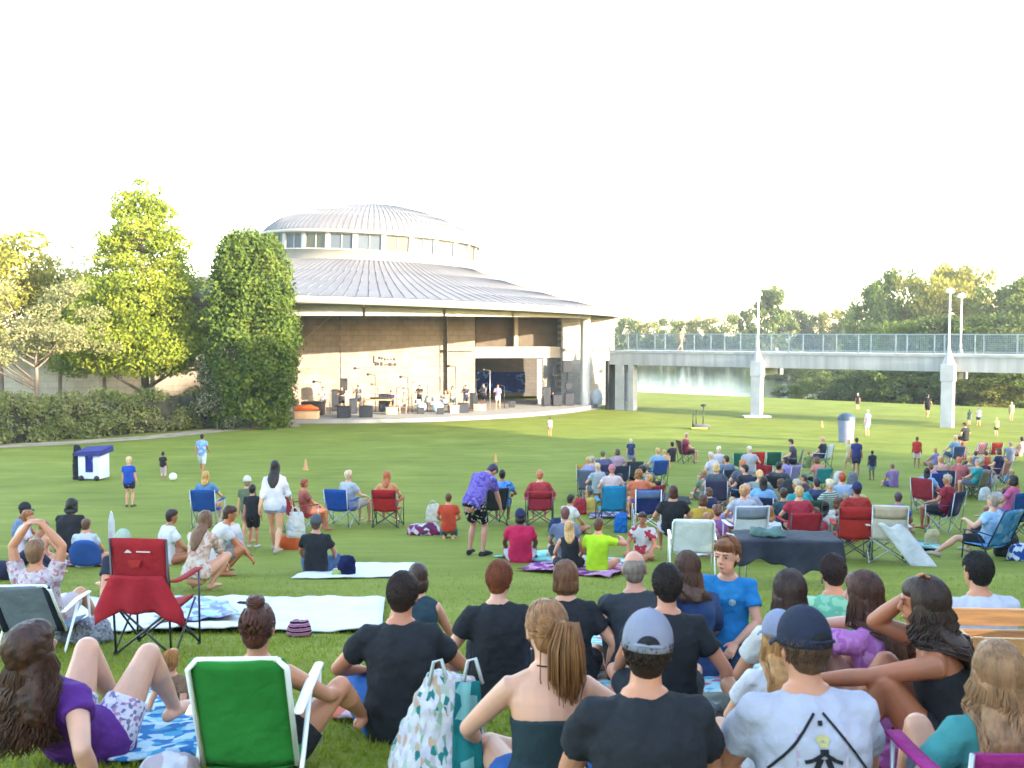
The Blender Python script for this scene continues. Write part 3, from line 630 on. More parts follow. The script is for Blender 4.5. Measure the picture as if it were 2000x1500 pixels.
def torso_rings(f,infl=0,lo=-.10,hi=.53,fem=False,flare=0):
    if fem: T=[(-.10,.145,.10),(-.03,.178,.122),(.06,.168,.113),(.17,.128,.09),(.28,.135,.10),(.36,.148,.112),(.43,.155,.095),(.475,.13,.075),(.50,.085,.062),(.53,.052,.052)]
    else: T=[(-.10,.13,.10),(-.03,.165,.118),(.06,.163,.112),(.17,.152,.10),(.28,.160,.108),(.36,.172,.115),(.43,.172,.10),(.475,.135,.082),(.50,.095,.070),(.53,.062,.058)]
    wid=f.w
    def at_(t):
        t=max(-.10,min(.53,t))
        for a,b in zip(T[:-1],T[1:]):
            if a[0]<=t<=b[0]: k=(t-a[0])/(b[0]-a[0]); return a[1]+(b[1]-a[1])*k,a[2]+(b[2]-a[2])*k
    n=max(4,int((hi-lo)/.05)+1); P=[];rx=[];ry=[]
    for i in range(n):
        t=lo+(hi-lo)*i/(n-1); x,y=at_(t); wt=wid if t<.40 else 1+(wid-1)*.5
        if t<.05: x*=f.hip
        fl=flare*max(0,(.15-t)/.25) if flare else 0
        P.append(f.S(t) if t>0 else f.P+f.u*t); rx.append(x*wt+infl+fl); ry.append(y*wt*(1.0)+infl*.9+fl)
    return P,rx,ry
def body_mesh(f,fem=False,hands=True,vox=.012,name='person',mat=None,loc=(0,0,0),rz=0,sc=1,child=False,face=False,feet=True):
    mb=MB(); P,rx,ry=torso_rings(f,0,-.09,.50,fem); mb.loft(P,rx,ry,right=f.r,n=16,round_=True)
    mb.loft([f.S(.46),f.neck+f.hu*.02,f.hc-f.hu*.05],[.066*f.w**.5,(.050 if fem else .057)*f.w**.5,.052],n=12,round_=True)
    for s in (0,1): mb.loft([f.S(.50),f.S(.485)*.5+f.sh[s]*.5+f.u*.012,f.sh[s]],[.045,.045,.043],n=10,round_=True)
    hs=1.22 if child else 1.0; f.hs=hs; H=f.HR; c=f.hc+f.hu*(.03 if child else 0); f.hc=c
    mb.ell(c+H@V((0,-.010,.018))*hs,.074*hs,.092*hs,.098*hs,H,16,10); mb.ell(c+H@V((0,.022,-.045))*hs,.056*hs,.064*hs,.070*hs,H,14,8)
    mb.ell(c+H@V((0,.050,-.088))*hs,.030*hs,.030*hs,.026*hs,H,10,6)
    mb.loft([c+H@V((0,.085,.012))*hs,c+H@V((0,.104,-.025))*hs,c+H@V((0,.085,-.034))*hs],[.010*hs,.014*hs,.012*hs],n=8,round_=True)
    if face: mb.ell(c+H@V((0,.084,-.062))*hs,.022,.014,.010,H,8,5); mb.ell(c+H@V((0,.082,.028))*hs,.05,.014,.010,H,8,5)
    for s in(-1,1): mb.ell(c+H@V((s*.077,-.006,-.012))*hs,.011*hs,.020*hs,.032*hs,H,8,6)
    k=f.w**.6*(.9 if fem else 1)
    for i,s in enumerate((-1,1)):
        sh,e,w=f.sh[i],f.el[i],f.wr[i]
        mb.loft([sh-f.r*s*.05,sh,sh+(e-sh)*.2,sh+(e-sh)*.55,e],[.05*k,.059*k,.054*k,.049*k,.039*k],n=12,round_=True)
        mb.loft([e,e+(w-e)*.3,e+(w-e)*.75,w],[.040*k,.043*k,.033*k,.026*k],n=12,round_=True)
        fd=(w-e).normalized(); hd=V(f.hd[i]).normalized() if hasattr(f,'hd') and f.hd[i] else (fd*.8+V((0,.25,-.35))).normalized()
        nr=V(f.hn[i]) if hasattr(f,'hn') and f.hn[i] else V((-s*.5,0,-1)); nr=(nr-hd*nr.dot(hd)).normalized(); sd_=hd.cross(nr)*(1 if s>0 else -1)
        # nr: palm side normal, sd_: towards thumb
        if sd_.dot(V((-s,0,.3)))<0: sd_=-sd_
        mb.loft([w-hd*.01,w+hd*.03,w+hd*.075,w+hd*.09],[.026*k,.036*k,.041*k,.036*k],[.019,.016,.014,.012],right=sd_,n=10,round_=True)
        if hands:
            for j in range(4):
                o=(1.5-j)*.0205; ln=(.072,.080,.075,.060)[j]; b=w+hd*.082+sd_*o
                c1=.30+.08*j; d1=(hd*math.cos(c1)+nr*math.sin(c1)+sd_*o*2); d2=(hd*math.cos(c1*2.3)+nr*math.sin(c1*2.3))
                mb.loft([b,b+d1*ln*.5,b+d1*ln*.5+d2*ln*.5],[.0095,.0088,.0075],n=7,round_=True)
            tb=w+hd*.022+sd_*.030; td=(hd*.75+sd_*.75+nr*.35).normalized(); mb.loft([tb,tb+td*.035,tb+td*.035+(td*.6+hd*.6).normalized()*.032],[.0135,.0115,.009],n=7,round_=True)
        hp,kn,an,to=f.hp[i],f.kn[i],f.an[i],f.toe[i]; kk=f.w**.7*(1.06 if fem else 1)
        mb.loft([hp,hp+(kn-hp)*.15,hp+(kn-hp)*.55,hp+(kn-hp)*.88,kn],[.092*kk,.090*kk,.074*kk,.056*kk,.053*kk],n=14,round_=True)
        sb=(an-kn).normalized(); bk=V((0,-1,0)); bk=(bk-sb*bk.dot(sb)); bk=bk.normalized() if bk.length>.1 else V((0,0,-1))
        mb.loft([kn,kn+(an-kn)*.12,kn+(an-kn)*.32+bk*.012,kn+(an-kn)*.65,kn+(an-kn)*.92,an],[.051*kk,.050*kk,.056*kk,.042*kk,.032*kk,.033*kk],n=14,round_=True)
        if feet:
            hl=an+(an-to).normalized()*.045; hl.z=min(hl.z,an.z-.02); mb.loft([hl+V((0,0,-.02)),(an+to)/2+V((0,0,-.012)),to],[.032,.042,.040],[.034,.030,.018],right=(1,0,0) if abs((to-an).x)<.12 else None,n=10,round_=True)
    return mb.build(name,mat,None,loc=loc,rz=rz,sc=sc,voxel=vox,sm=3)
def shirt(f,par,m,sleeve=.55,fem=False,lo=-.10,hi=.518,infl=.023,vox=.013,name='shirt',disp=.014,flare=.012,loose=1.0):
    mb=MB(); P,rx,ry=torso_rings(f,infl,lo,hi,fem,flare); mb.loft(P,rx,ry,right=f.r,n=20)
    if sleeve>0 or hi>.48:
        for q_ in (0,1): mb.loft([f.S(.492),f.S(.485)*.5+f.sh[q_]*.5+f.u*.012,f.sh[q_]*.96+f.S(.44)*.04],[.046+infl*.6,.046+infl*.4,.046+infl*.35],n=12)
    if sleeve>0:
        for i,s in enumerate((-1,1)):
            sh,e,w=f.sh[i],f.el[i],f.wr[i]; k=f.w**.6*(.9 if fem else 1)
            a=min(1,sleeve); q=sh+(e-sh)*a
            mb.loft([sh-f.r*s*.07+f.u*.005,sh+f.u*.006,sh+(q-sh)*.35,q],[.059*k+infl*.62,.061*k+infl*.55,.057*k+infl*.62,(.054-.012*a)*k+infl*(.95 if sleeve<1 else .6)*loose],n=14)
            mb.ell(sh,.060*k+infl*.5,.060*k+infl*.5,.058*k+infl*.5,None,12,8)
            if sleeve>1:
                q2=e+(w-e)*min(.97,sleeve-1); mb.ell(e,.055*k+infl*.5,.055*k+infl*.5,.055*k+infl*.5); mb.loft([e,(e+q2)/2,q2],[.044*k+infl*.8,.044*k+infl*.7,.034*k+infl*.6],n=12)
    o_=mb.build(name,m,par,voxel=vox,sm=2,disp=[(disp*2.6,.22),(disp*1.5,.075)] if disp else None)
    if hi>.5 and vox<.0125:
        cb=MB(); q_=f.S(.512); cb.tube([q_+f.r*.080*math.cos(a_)+f.f*(.072*math.sin(a_)+.004)-f.u*.014*max(0,math.sin(a_)) for a_ in [2*PI*i_/20 for i_ in range(21)]],.0065,n=6); cb.build('collar',m,o_)
    return o_
def trousers(f,par,m,upto=.7,fem=False,infl=.018,vox=.014,name='trousers',top=.10,disp=.008,loose=1.2):
    mb=MB(); P,rx,ry=torso_rings(f,infl*.8,-.11,top,fem); P=[f.P-f.u*.155]+P; rx=[.11*f.hip]+rx; ry=[.085]+ry; mb.loft(P,rx,ry,right=f.r,n=18)
    for i in(0,1):
        hp,kn,an=f.hp[i],f.kn[i],f.an[i]; kk=f.w**.7*(1.06 if fem else 1); a=min(1,upto); q=hp+(kn-hp)*a
        mb.ell(hp,.098*kk,.100*kk,.10*kk,None,12,8)
        mb.loft([hp,hp+(q-hp)*.5,q],[.094*kk+infl,.088*kk+infl,(.082-.024*a)*kk+infl*loose],n=14)
        if upto>1:
            q2=kn+(an-kn)*min(.95,upto-1); mb.ell(kn,.056*kk+infl,.056*kk+infl,.056*kk+infl); mb.loft([kn,kn+(q2-kn)*.4,q2],[.054*kk+infl,.060*kk+infl,.040*kk+infl],n=14)
    return mb.build(name,m,par,voxel=vox,sm=2,disp=[(disp*2,.12)])
def shoes(f,par,m):
    for i in(0,1):
        an,to=f.an[i],f.toe[i]; mb=MB(); hl=an+(an-to).normalized()*.05; hl.z=min(hl.z,an.z-.025)
        mb.loft([hl+V((0,0,-.012)),(an+to)/2+V((0,0,-.008)),to+(to-an).normalized()*.02],[.040,.050,.046],[.044,.040,.026],right=(1,0,0) if abs((to-an).x)<.12 else None,n=12,round_=True); mb.build('shoe',m,par)
# hair -----------------------------------------------------------------
def scalp_pt(f,az,el,k=1.0):   # azimuth from back (0 = back, +-pi = face), elevation
    H=f.HR; d=V((math.sin(az)*math.cos(el),-math.cos(az)*math.cos(el),math.sin(el)))
    return f.hc+H@V((d.x*.083*k*f.hs,(-.012*f.hs+d.y*.100*k*f.hs),(.018*f.hs+d.z*.106*k*f.hs)))
def strands(f,mb,n,L,spread=.05,r=.006,wave=.012,azr=2.2,seed=0,gather=None,fall=None,curl=0,el0=(.25,1.5),fwd=0,k=1.02,sides=4):
    rn=random.Random(seed); H=f.HR
    for i in range(n):
        az=rn.uniform(-azr,azr); e0=rn.uniform(*el0); pts=[]
        ph=rn.random()*6
        e_end=-.35
        m=5
        for j in range(m):
            e=e0+(e_end-e0)*j/(m-1); a2=az*(1 if not gather else 1-.55*j/(m-1)); pts.append(scalp_pt(f,a2,e,k+rn.uniform(-.01,.02)))
        if gather is not None: g=f.hc+H@V(gather); pts=pts[:3]+[pts[2].lerp(g,.55)+H@V((0,-.01,0)),g]
        else:
            p=pts[-1]; dn=V((0,0,-1)); out=(p-f.hc); out.z=0; out=out.normalized() if out.length>0 else V((0,-1,0))
            ll=L*rn.uniform(.85,1.08); m2=6
            for j in range(1,m2+1):
                t=j/m2; q=p+dn*ll*t+out*(spread*t*rn.uniform(.4,1.2))+V((math.sin(ph+t*(4+curl*9))*wave,(math.cos(ph+t*(4+curl*9))*wave) ,0))
                # keep outside the back of the torso
                ax=f.S(max(.2,.52+(q.z-f.neck.z))); dv=q-ax; dy=dv.dot(f.f); dx=dv.dot(f.r); lim=.125*f.w
                if q.z<f.neck.z-.02 and dy>-lim and abs(dx)<.2: q-=f.f*(lim+dy+rn.random()*.02) if fwd==0 or abs(az)<fwd else V((0,0,0))
                pts.append(q)
        kk=len(pts); rr=[r*(.6+.6*math.sin(PI*min(1,(q_+.8)/kk*1.0))) for q_ in range(kk)]; rr[-1]=r*.25
        mb.loft(pts,rr,[x*.7 for x in rr],n=sides)
def hair(f,par,style,col,near=1,seed=0,L=None):
    m=hairm(col); H=f.HR; hs=f.hs; c=f.hc; rn=random.Random(seed)
    vox=.009 if near>1 else .013
    mb=MB()
    if style=='fringe':   # bald crown with hair round the back and sides
        mb.ell(c+H@V((0,-.028,.006)),.0815,.088,.080,H,18,10); mb.ell(c+H@V((0,-.045,-.035)),.066,.058,.062,H,14,8)
        return mb.build('hair',m,par,voxel=.008,sm=2,disp=[(.010,.015)])
    big={'curly':1.16,'afro':1.3}.get(style,1.0); front=.0
    mb.ell(c+H@V((0,-.024,.026))*hs,.083*hs*big,.088*hs*big,.098*hs*big,H,18,12)
    mb.ell(c+H@V((0,.012,.062))*hs,.070*hs*big,.078*hs*big,.060*hs*big,H,14,8)
    if style=='boy':
        mb.ell(c+H@V((0,.050,.082))*hs,.058*hs,.046*hs,.036*hs,H,12,7); mb.ell(c+H@V((0,-.040,-.038))*hs,.066*hs,.058*hs,.062*hs,H,14,8)
    if style in('short','cropped','fade'): 
        mb.ell(c+H@V((0,-.040,-.038))*hs,.066*hs,.058*hs,.062*hs,H,14,8)
    if style in('bob','mop'):
        mb.ell(c+H@V((0,-.030,-.05))*hs,.092*hs,.080*hs,.085*hs,H,16,9)
        for s in(-1,1): mb.ell(c+H@V((s*.062,.012,-.04))*hs,.026*hs,.045*hs,.085*hs,H,12,8)
    if style in('long','curly','wavy'):
        L_=(L or .36)*.86; P=[];rx=[];ry=[]
        for j in range(7):
            t=j/6; p=c+H@V((0,-.038,.02))*hs*(1-t)+0*c if False else None
            q=c+H@V((0,-.045,-.02))*hs; z=q.z-L_*t; pt=V((q.x,q.y,z))
            if z<f.neck.z+.10: 
                ax=f.S(max(.15,min(.52,.52+(z-f.neck.z)))); dv=pt-ax; dy=dv.dot(f.f); g_=max(0,min(1,(f.neck.z+.10-z)/.16)); g_=g_*g_*(3-2*g_)
                if dy>-.118: pt-=f.f*(.118+dy)*g_
            P.append(pt); w_=(.084+(.03 if style!='long' else .012)*math.sin(t*PI*.8))*(1-.62*(max(0,t-.55)/.45)**1.5)*big*.98; rx.append(w_*hs); ry.append((.052-.02*t)*big)
        mb.loft(P,rx,ry,right=f.hr,n=18,round_=False)
        for s in(-1,1): mb.ell(c+H@V((s*.068,.0,-.035))*hs,.024*hs,.05*hs,.09*hs,H,10,8)
    if style=='bun':
        mb.ell(c+H@V((0,-.045,-.03))*hs,.068*hs,.06*hs,.07*hs,H); mb.ell(c+H@V((0,-.028,.135)),.040,.042,.034,H,14,9)
    if style=='lowbun': mb.ell(c+H@V((0,-.045,-.03))*hs,.068*hs,.06*hs,.07*hs,H); mb.ell(c+H@V((0,-.125,-.01)),.036,.034,.038,H,12,8)
    if style=='ponytail':
        mb.ell(c+H@V((0,-.045,-.03))*hs,.070*hs,.06*hs,.07*hs,H); b=c+H@V((.02,-.115,.035))*hs; L_=L or .30
        mb.loft([b,b+H@V((.01,-.04,.0)),b+V((.015,-.055,-.08)),b+V((.02,-.05,-.2*L_/.3)),b+V((.02,-.03,-L_))],[.022,.034,.042,.032,.008],[.02,.028,.03,.022,.006],n=12)
    base=mb.build('hair',m,par,voxel=vox,sm=2 if style not in('curly','afro') else 1,disp=[((.030 if near<2 else .016) if style in('curly','afro') else .012 if near<=1 else .006,.03),(.006,.012)])
    if near>1:
        sb=MB()
        if style in('long','wavy','curly'): strands(f,sb,520 if style=='long' else 640,(L or .36)-.06,.03 if style=='long' else .045,.0043,.01 if style=='long' else .022,seed=seed,curl=0 if style=='long' else 1)
        elif style=='ponytail':
            strands(f,sb,170,0,gather=(.02*hs,-.118*hs,.035*hs),seed=seed,azr=2.4,el0=(-.3,1.3),r=.005)
            b=c+H@V((.02,-.118,.035))*hs; L_=L or .30
            for i in range(320):
                o=V((rn.gauss(0,.016),rn.gauss(0,.012),0)); e=V((.02+o.x*1.3,-.03+o.y,-L_*rn.uniform(.5,1.15)))
                sb.loft([b+o*.4,b+H@V((.01,-.045,.012))+o,b+V((.015,-.062,-.08))+o*1.7,b+V((.02,-.055,-.19*L_/.3))+o*1.8,b+e],[.003,.0034,.0034,.0028,.0008],n=3)
        elif style in('bun','lowbun'):
            g=(0,-.028,.105) if style=='bun' else (0,-.1,-.01); strands(f,sb,150,0,gather=g,seed=seed,azr=2.3,el0=(-.7,.9),r=.0048)
            b=c+H@V((0,-.028,.135)) if style=='bun' else c+H@V((0,-.125,-.01))
            for i in range(60):
                a=rn.random()*6.28; t=rn.uniform(-.8,.8); pts=[b+H@V((.043*math.cos(a+q)*math.cos(t),.045*math.sin(a+q)*math.cos(t),.037*math.sin(t))) for q in (0,.5,1,1.5)]; sb.loft(pts,[.003,.006,.006,.002],n=4)
        elif style in('bob','mop'): strands(f,sb,260,.075,.004,.0055,.004,azr=2.35,seed=seed,el0=(.2,1.5),k=1.05)
        else:
            for i in range(2400):
                az=rn.uniform(-2.3,2.3); e=rn.uniform(-.62,1.57)
                if abs(az)>1.7 and e<.25: continue
                p=scalp_pt(f,az,e,1.0 if e>-.2 else .96); q=scalp_pt(f,az+rn.uniform(-.2,.2),e-rn.uniform(.05,.26),rn.uniform(1.03,1.085)); 
                sb.loft([p,(p+q)/2+(q-f.hc)*.03,q],[.0038,.0036,.0008],n=3,cap=False)
        if sb.v: 
            s2=sb.build('hair_strands',m,par)
    return base
def cap(f,par,m,back=True,adj=None,near=0):
    H=f.HR; hs=f.hs; mb=MB(); c=f.hc+H@V((0,-.012,.030))*hs; n=24; prof=[]
    for i in range(9): e=-.10+1.6708*i/8; prof.append((math.cos(e),math.sin(e)))
    vs=[]; k=n
    for (r,z) in prof:
        for j in range(n):
            a=2*PI*j/n; seam=1+ (.012 if j%4==0 and near else 0); vs.append(c+H@V((r*.089*hs*math.cos(a)*seam,r*.108*hs*math.sin(a)*seam,z*.112*hs+(0 if z>.05 else -.012))))
    fs=[(i*n+j,i*n+(j+1)%n,(i+1)*n+(j+1)%n,(i+1)*n+j) for i in range(8) for j in range(n)]
    if near:  # strap opening at the back is modelled as a dark arch piece
        pass
    mb.add(vs,fs); o=mb.build('cap',m,par,subd=1,solid=.004)
    bb=MB(); nb=12; vs=[]
    for j in range(nb+1):
        a=rad(25)+rad(130)*j/nb; 
        for q,dz in ((1,0),(1.35,-.008),(1.62 if 3<j<9 else 1.5,-.022)): vs.append(c+H@V((.088*hs*math.cos(a)*(1+(q-1)*.35),.106*hs*math.sin(a)*q,-.016+dz)))
    fs=[(j*3+i,j*3+i+1,j*3+i+4,j*3+i+3) for j in range(nb) for i in range(2)]
    bb.add(vs,fs); bb.build('visor',m,o,solid=.005)
    if near and adj:
        ab=MB(); p=c+H@V((0,-.107,.018))*hs
        ab.v=[];  vs=[]; 
        for j in range(13):
            a=PI*j/12; vs+= [c+H@V((.040*math.cos(a),-.110-.0+.010*(math.cos(a)**2),.0+.038*math.sin(a)))*hs, ]
        ab.add(vs+[c+H@V((0,-.111,.0))*hs],[(j,j+1,13) for j in range(12)]); ab.build('strap_opening',adj,o,solid=.006)
        tb=MB(); tb.loft([c+H@V((x,-.112+.9*x*x*1.6,.004))*hs for x in(-.05,-.025,0,.025,.05)],[.007]*5,[.003]*5,n=6); tb.build('strap',m,o)
        btn=MB(); btn.ell(c+H@V((0,0,.112))*hs,.008,.008,.005,H,8,5); btn.build('button',m,o)
    return o
def faceparts(f,par,mouth=True):
    H=f.HR; hs=f.hs; c=f.hc
    for s in(-1,1):
        mb=MB(); mb.ell(c+H@V((s*.031,.083,.004))*hs,.011,.006,.0065,H,10,6); mb.build('eye',noisy('eye',(.03,.02,.015),.2,3,.1,0),par)
        mb=MB(); mb.loft([c+H@V((s*.017,.089,.022))*hs,c+H@V((s*.032,.088,.027))*hs,c+H@V((s*.047,.078,.022))*hs],[.003,.004,.002],n=5); mb.build('eyebrow',noisy('brow',(.10,.05,.03),.8,3,.1,0),par)
    if mouth: mb=MB(); mb.loft([c+H@V((-.022,.078,-.056))*hs,c+H@V((0,.094,-.062))*hs,c+H@V((.022,.078,-.056))*hs],[.002,.006,.002],n=8); mb.build('mouth',noisy('lips',(.42,.12,.10),.5,3,.1,0),par)
PEOPLE=[]
def person(x,y,label,pose='knees',yaw=0,s=1.0,hs='short',hc='3a2a1e',sk='c99274',top='22242c',bot=None,sleeve=.55,fem=False,w=1.0,near=0,group=None,capc=None,shoe=None,legs=.75,dz=0,child=False,face=None,hand=None,hn=None,L=None,seed=None,topm=None,botm=None,shirt_kw={},hair_kw={},dress=False,adj=None,pants_top=.10,noshirt=False,**kw):
    f=figure(pose,**dict(kw,w=w,hip=1.05 if fem else 1,shoulder=.90 if fem else 1,**({'look':kw['look']} if 'look' in kw else {})) ) if 'look' not in kw else figure(pose,w=w,hip=1.05 if fem else 1,shoulder=.90 if fem else 1,**kw)
    if hand: f.hd=hand
    if hn: f.hn=hn
    d=y; vox=.0075 if near>1 else .012 if near==1 else .018 if d<30 else .026
    f.hs=1
    loc=G(x,y,dz); seed=seed if seed is not None else len(PEOPLE)
    fc=face if face is not None else (near>=1 and f.look.y<-.1)
    b=body_mesh(f,fem,hands=d<26,vox=vox,mat=skin(sk),loc=loc,rz=yaw,sc=s,child=child,face=bool(fc),feet=not shoe)
    tag(b,label,'person',group); cv=max(.013,vox*.95) if near<=1 else .011
    if not noshirt:
        kw2=dict(sleeve=sleeve,fem=fem,vox=cv,lo=-.34 if (dress and pose in('stand','walk')) else (-.115 if bot or botm else -.10)); kw2.update(shirt_kw)
        if dress and pose in('stand','walk'): kw2['flare']=.06
        shirt(f,b,topm or cloth(top),**kw2)
    if bot or botm: trousers(f,b,botm or cloth(bot),upto=legs,fem=fem,vox=cv+.001,top=pants_top)
    if hs: hair(f,b,hs,hc,near,seed,L,**hair_kw)
    if capc: cap(f,b,cloth(capc),near=near>1,adj=adj)
    if fc: faceparts(f,b)
    if shoe: shoes(f,b,cloth(shoe) if isinstance(shoe,str) else shoe)
    PEOPLE.append(b); b_f=f; b.__dict__ if False else None
    FIGS[b.name]=f
    return b
FIGS={}
# ================================================================ chairs
BLKM=metal((.05,.05,.055),.4); SILM=metal((.34,.35,.37),.4); WHM=noisy('white_tube',(.72,.72,.68),.4,3,.05,0)
def tube_part(name,pts,r,m,par,n=8): mb=MB(); mb.tube(pts,r,n=n); return mb.build(name,m,par)
def sheet(name,fn,nu,nv,m,par,th=.008,smooth=True,disp=None):
    vs=[fn(i/nu,j/nv) for j in range(nv+1) for i in range(nu+1)]
    fs=[(j*(nu+1)+i,j*(nu+1)+i+1,(j+1)*(nu+1)+i+1,(j+1)*(nu+1)+i) for j in range(nv) for i in range(nu)]
    mb=MB(); mb.add(vs,fs); return mb.build(name,m,par,solid=th,disp=disp)
def camp_chair(col,loc,rz,label,group=None,frame=BLKM,s=1,col2=None,cat='chair',h=.90,arms=True,mesh=None,m=None,tilt=.16):
    r=empty('camp_chair',loc,rz,label,cat,group,s); m=m or cloth(col); W=.27; sh=.42
    sheet('seat',lambda u,v:(-W+2*W*u,-.20+.44*v,sh-.045*math.sin(PI*u)-.02*math.sin(PI*v)),8,6,m,r,.012)
    def bk(u,v): zz=sh-.02+(h-sh+.02)*v; return (-W*(1+.02*v)+2*W*(1+.02*v)*u,-.20-tilt*v-.045*math.sin(PI*u),zz+.012*math.sin(PI*u)*(v==1))
    sheet('backrest',bk,10,9,m,r,.012,disp=[(.012,.12)])
    if col2: sheet('head_panel',lambda u,v: (lambda q:(q[0]*.92,q[1]-.012,q[2]))(bk(u,.62+.36*v)),8,3,cloth(col2),r,.006)
    for s_ in(-1,1):
        tube_part('back_post',[(s_*W,-.24,.02),(s_*W*1.02,-.20-tilt-.005,h)],.011,frame,r)
        if arms: sheet('armrest',lambda u,v:(s_*(W+.01+.075*u),-.27+.52*v,.64-.01*math.sin(PI*v)),2,5,m,r,.012); tube_part('arm_post',[(s_*(W+.05),.24,.02),(s_*(W+.05),.24,.64)],.011,frame,r)
        tube_part('leg',[(s_*(W+.03),-.26,.02),(s_*(W+.02),.22,.40)],.010,frame,r); tube_part('leg',[(s_*(W+.03),.26,.02),(s_*(W),-.22,.42)],.010,frame,r)
    for y in(-.25,.25): tube_part('leg',[(-W-.04,y,.02),(W,y*.85,.41)],.010,frame,r); tube_part('leg',[(W+.04,y+.015,.02),(-W,y*.85+.015,.41)],.010,frame,r)
    for sx in(-1,1):
        for sy in(-1,1): mb=MB(); mb.ell((sx*(W+.04),sy*.25,.012),.022,.022,.014,None,8,5); mb.build('foot',BLKM,r)
    return r
def beach_chair(col,loc,rz,label,frame=WHM,seat=.30,h=.78,group=None,s=1,W=.26,m=None,tilt=.28,arm_z=.50):
    r=empty('folding_chair',loc,rz,label,'chair',group,s); m=m or cloth(col)
    sheet('seat',lambda u,v:(-W+2*W*u,-.18+.44*v,seat-.04*math.sin(PI*u)),6,4,m,r,.01)
    sheet('backrest',lambda u,v:(-W+2*W*u,-.18-tilt*v-.03*math.sin(PI*u),seat+(h-seat)*v),10,12,m,r,.01,disp=[(.018,.14)])
    for s_ in(-1,1):
        tube_part('back_post',[(s_*(W+.006),-.18,seat),(s_*(W+.006),-.18-tilt,h-.04),(s_*(W-.03),-.185-tilt,h)],.012,frame,r)
        tube_part('leg',[(s_*(W+.03),-.30,.012),(s_*(W+.03),.02,arm_z-.02)],.011,frame,r); tube_part('leg',[(s_*(W+.03),.28,.012),(s_*(W+.03),.24,arm_z-.01)],.011,frame,r)
        mb=MB(); mb.loft([(s_*(W+.03),-.28,arm_z-.02),(s_*(W+.035),.0,arm_z+.012),(s_*(W+.03),.26,arm_z)],[.022,.026,.022],[.009,.011,.009],right=(1,0,0),n=8,round_=True); mb.build('armrest',frame,r)
    tube_part('top_rail',[(-W+.03,-.185-tilt,h),(W-.03,-.185-tilt,h)],.012,frame,r)
    tube_part('cross_bar',[(-W-.03,-.29,.03),(W+.03,-.29,.03)],.010,frame,r)
    return r
def blanket(name,pts,m,label,cat='blanket',dz=.02,n=16,amp=.015,seed=0,group=None):
    """pts: four corners (px,d)"""
    c=[V((X(p,d),d)) for p,d in pts]; o0=c[0]; g0=G(o0.x,o0.y)
    def fn(u,v):
        q=c[0].lerp(c[1],u).lerp(c[3].lerp(c[2],u),v); e=math.sin(u*9+seed)*.03*(v in(0,1)); q=V((q.x+e*0,q.y+e))
        z=float(gz(q.x,q.y))+dz+amp*(1+mnoise.noise(V((q.x*2.2,q.y*2.2,seed)))*1.6+mnoise.noise(V((q.x*6,q.y*6,seed))))
        return (q.x-g0.x,q.y-g0.y,z-g0.z)
    vs=[fn(i/n,j/n) for j in range(n+1) for i in range(n+1)]; w=n+1
    mb=MB(); mb.add(vs,[(j*w+i,j*w+i+1,(j+1)*w+i+1,(j+1)*w+i) for j in range(n) for i in range(n)])
    o=mb.build(name,m,None,loc=g0,solid=.012); return tag(o,label,cat,group)
def bag(name,loc,w,d,h,m,label,rz=0,cat='bag',slump=.25,handle=None,seed=0,s=1):
    mb=MB(); P=[(0,0,.0),(0,0,h*.1),(0,0,h*.45),(w*.03,0,h*.8),(w*.02,0,h)]; mb.loft(P,[w*.46,w*.5,w*.5,w*(.5-slump*.3),w*(.46-slump*.5)],[d*.46,d*.5,d*.5,d*(.42),d*.18],right=(1,0,0),n=20)
    o=mb.build(name,m,None,loc=loc,rz=rz,sc=s,voxel=min(w,d)*.07,sm=2,disp=[(min(w,d)*.22,w*.35),(min(w,d)*.08,w*.12)]); tag(o,label,cat)
    if handle:
        for sy in(-1,1):
            mb=MB(); mb.tube([(-w*.22,sy*d*.2,h*.8),(-w*.16,sy*d*.25,h*1.12),(0,sy*d*.28,h*1.2),(w*.16,sy*d*.25,h*1.12),(w*.22,sy*d*.2,h*.8)],.009,n=6); mb.build('handle',handle,o)
    return o
# ================================================================ the crowd
def solve(y,h):            # forward distance at which a point h above the ground shows at image row y
    lo,hi=2.5,90.
    def py(d): 
        z=float(gz(0,d))+h; dep=d*cp+(ZC-z)*sp; return 750-F*((z-ZC)*cp+d*sp)/dep
    for _ in range(40):
        m_=(lo+hi)/2
        if py(m_)>y: lo=m_
        else: hi=m_
    return (lo+hi)/2
HT={'knees':.90,'cross':.90,'crossL':.90,'back':.84,'chair':1.27,'chairlap':1.28,'stand':1.72,'walk':1.70,'bend':1.5,'crouch':1.02,'kneel':1.06,'hugknees':.88,'lie':.5,'play':1.72,'sitplay':1.36}
def P_(px,yt,label,pose='knees',s=1.0,yb=None,d=None,cat=None,**kw):
    if yb is not None: d=solve(yb,0); s=s or 1
    if d is None: d=solve(yt,HT[pose]*s)
    if s==0 or kw.pop('fit',False): pass
    near=kw.pop('near',1 if d<11 else 0)
    return person(X(px,d),d,label,pose,s=s,near=near,**kw),d
def SB(px,yt,yb,label,pose='stand',**kw):   # standing people: feet row and head row give distance and height
    d=solve(yb,0); z=Zy(yt,d)-float(gz(X(px,d),d)); return P_(px,yt,label,pose,s=z/HT[pose],d=d,**kw)
R=rad
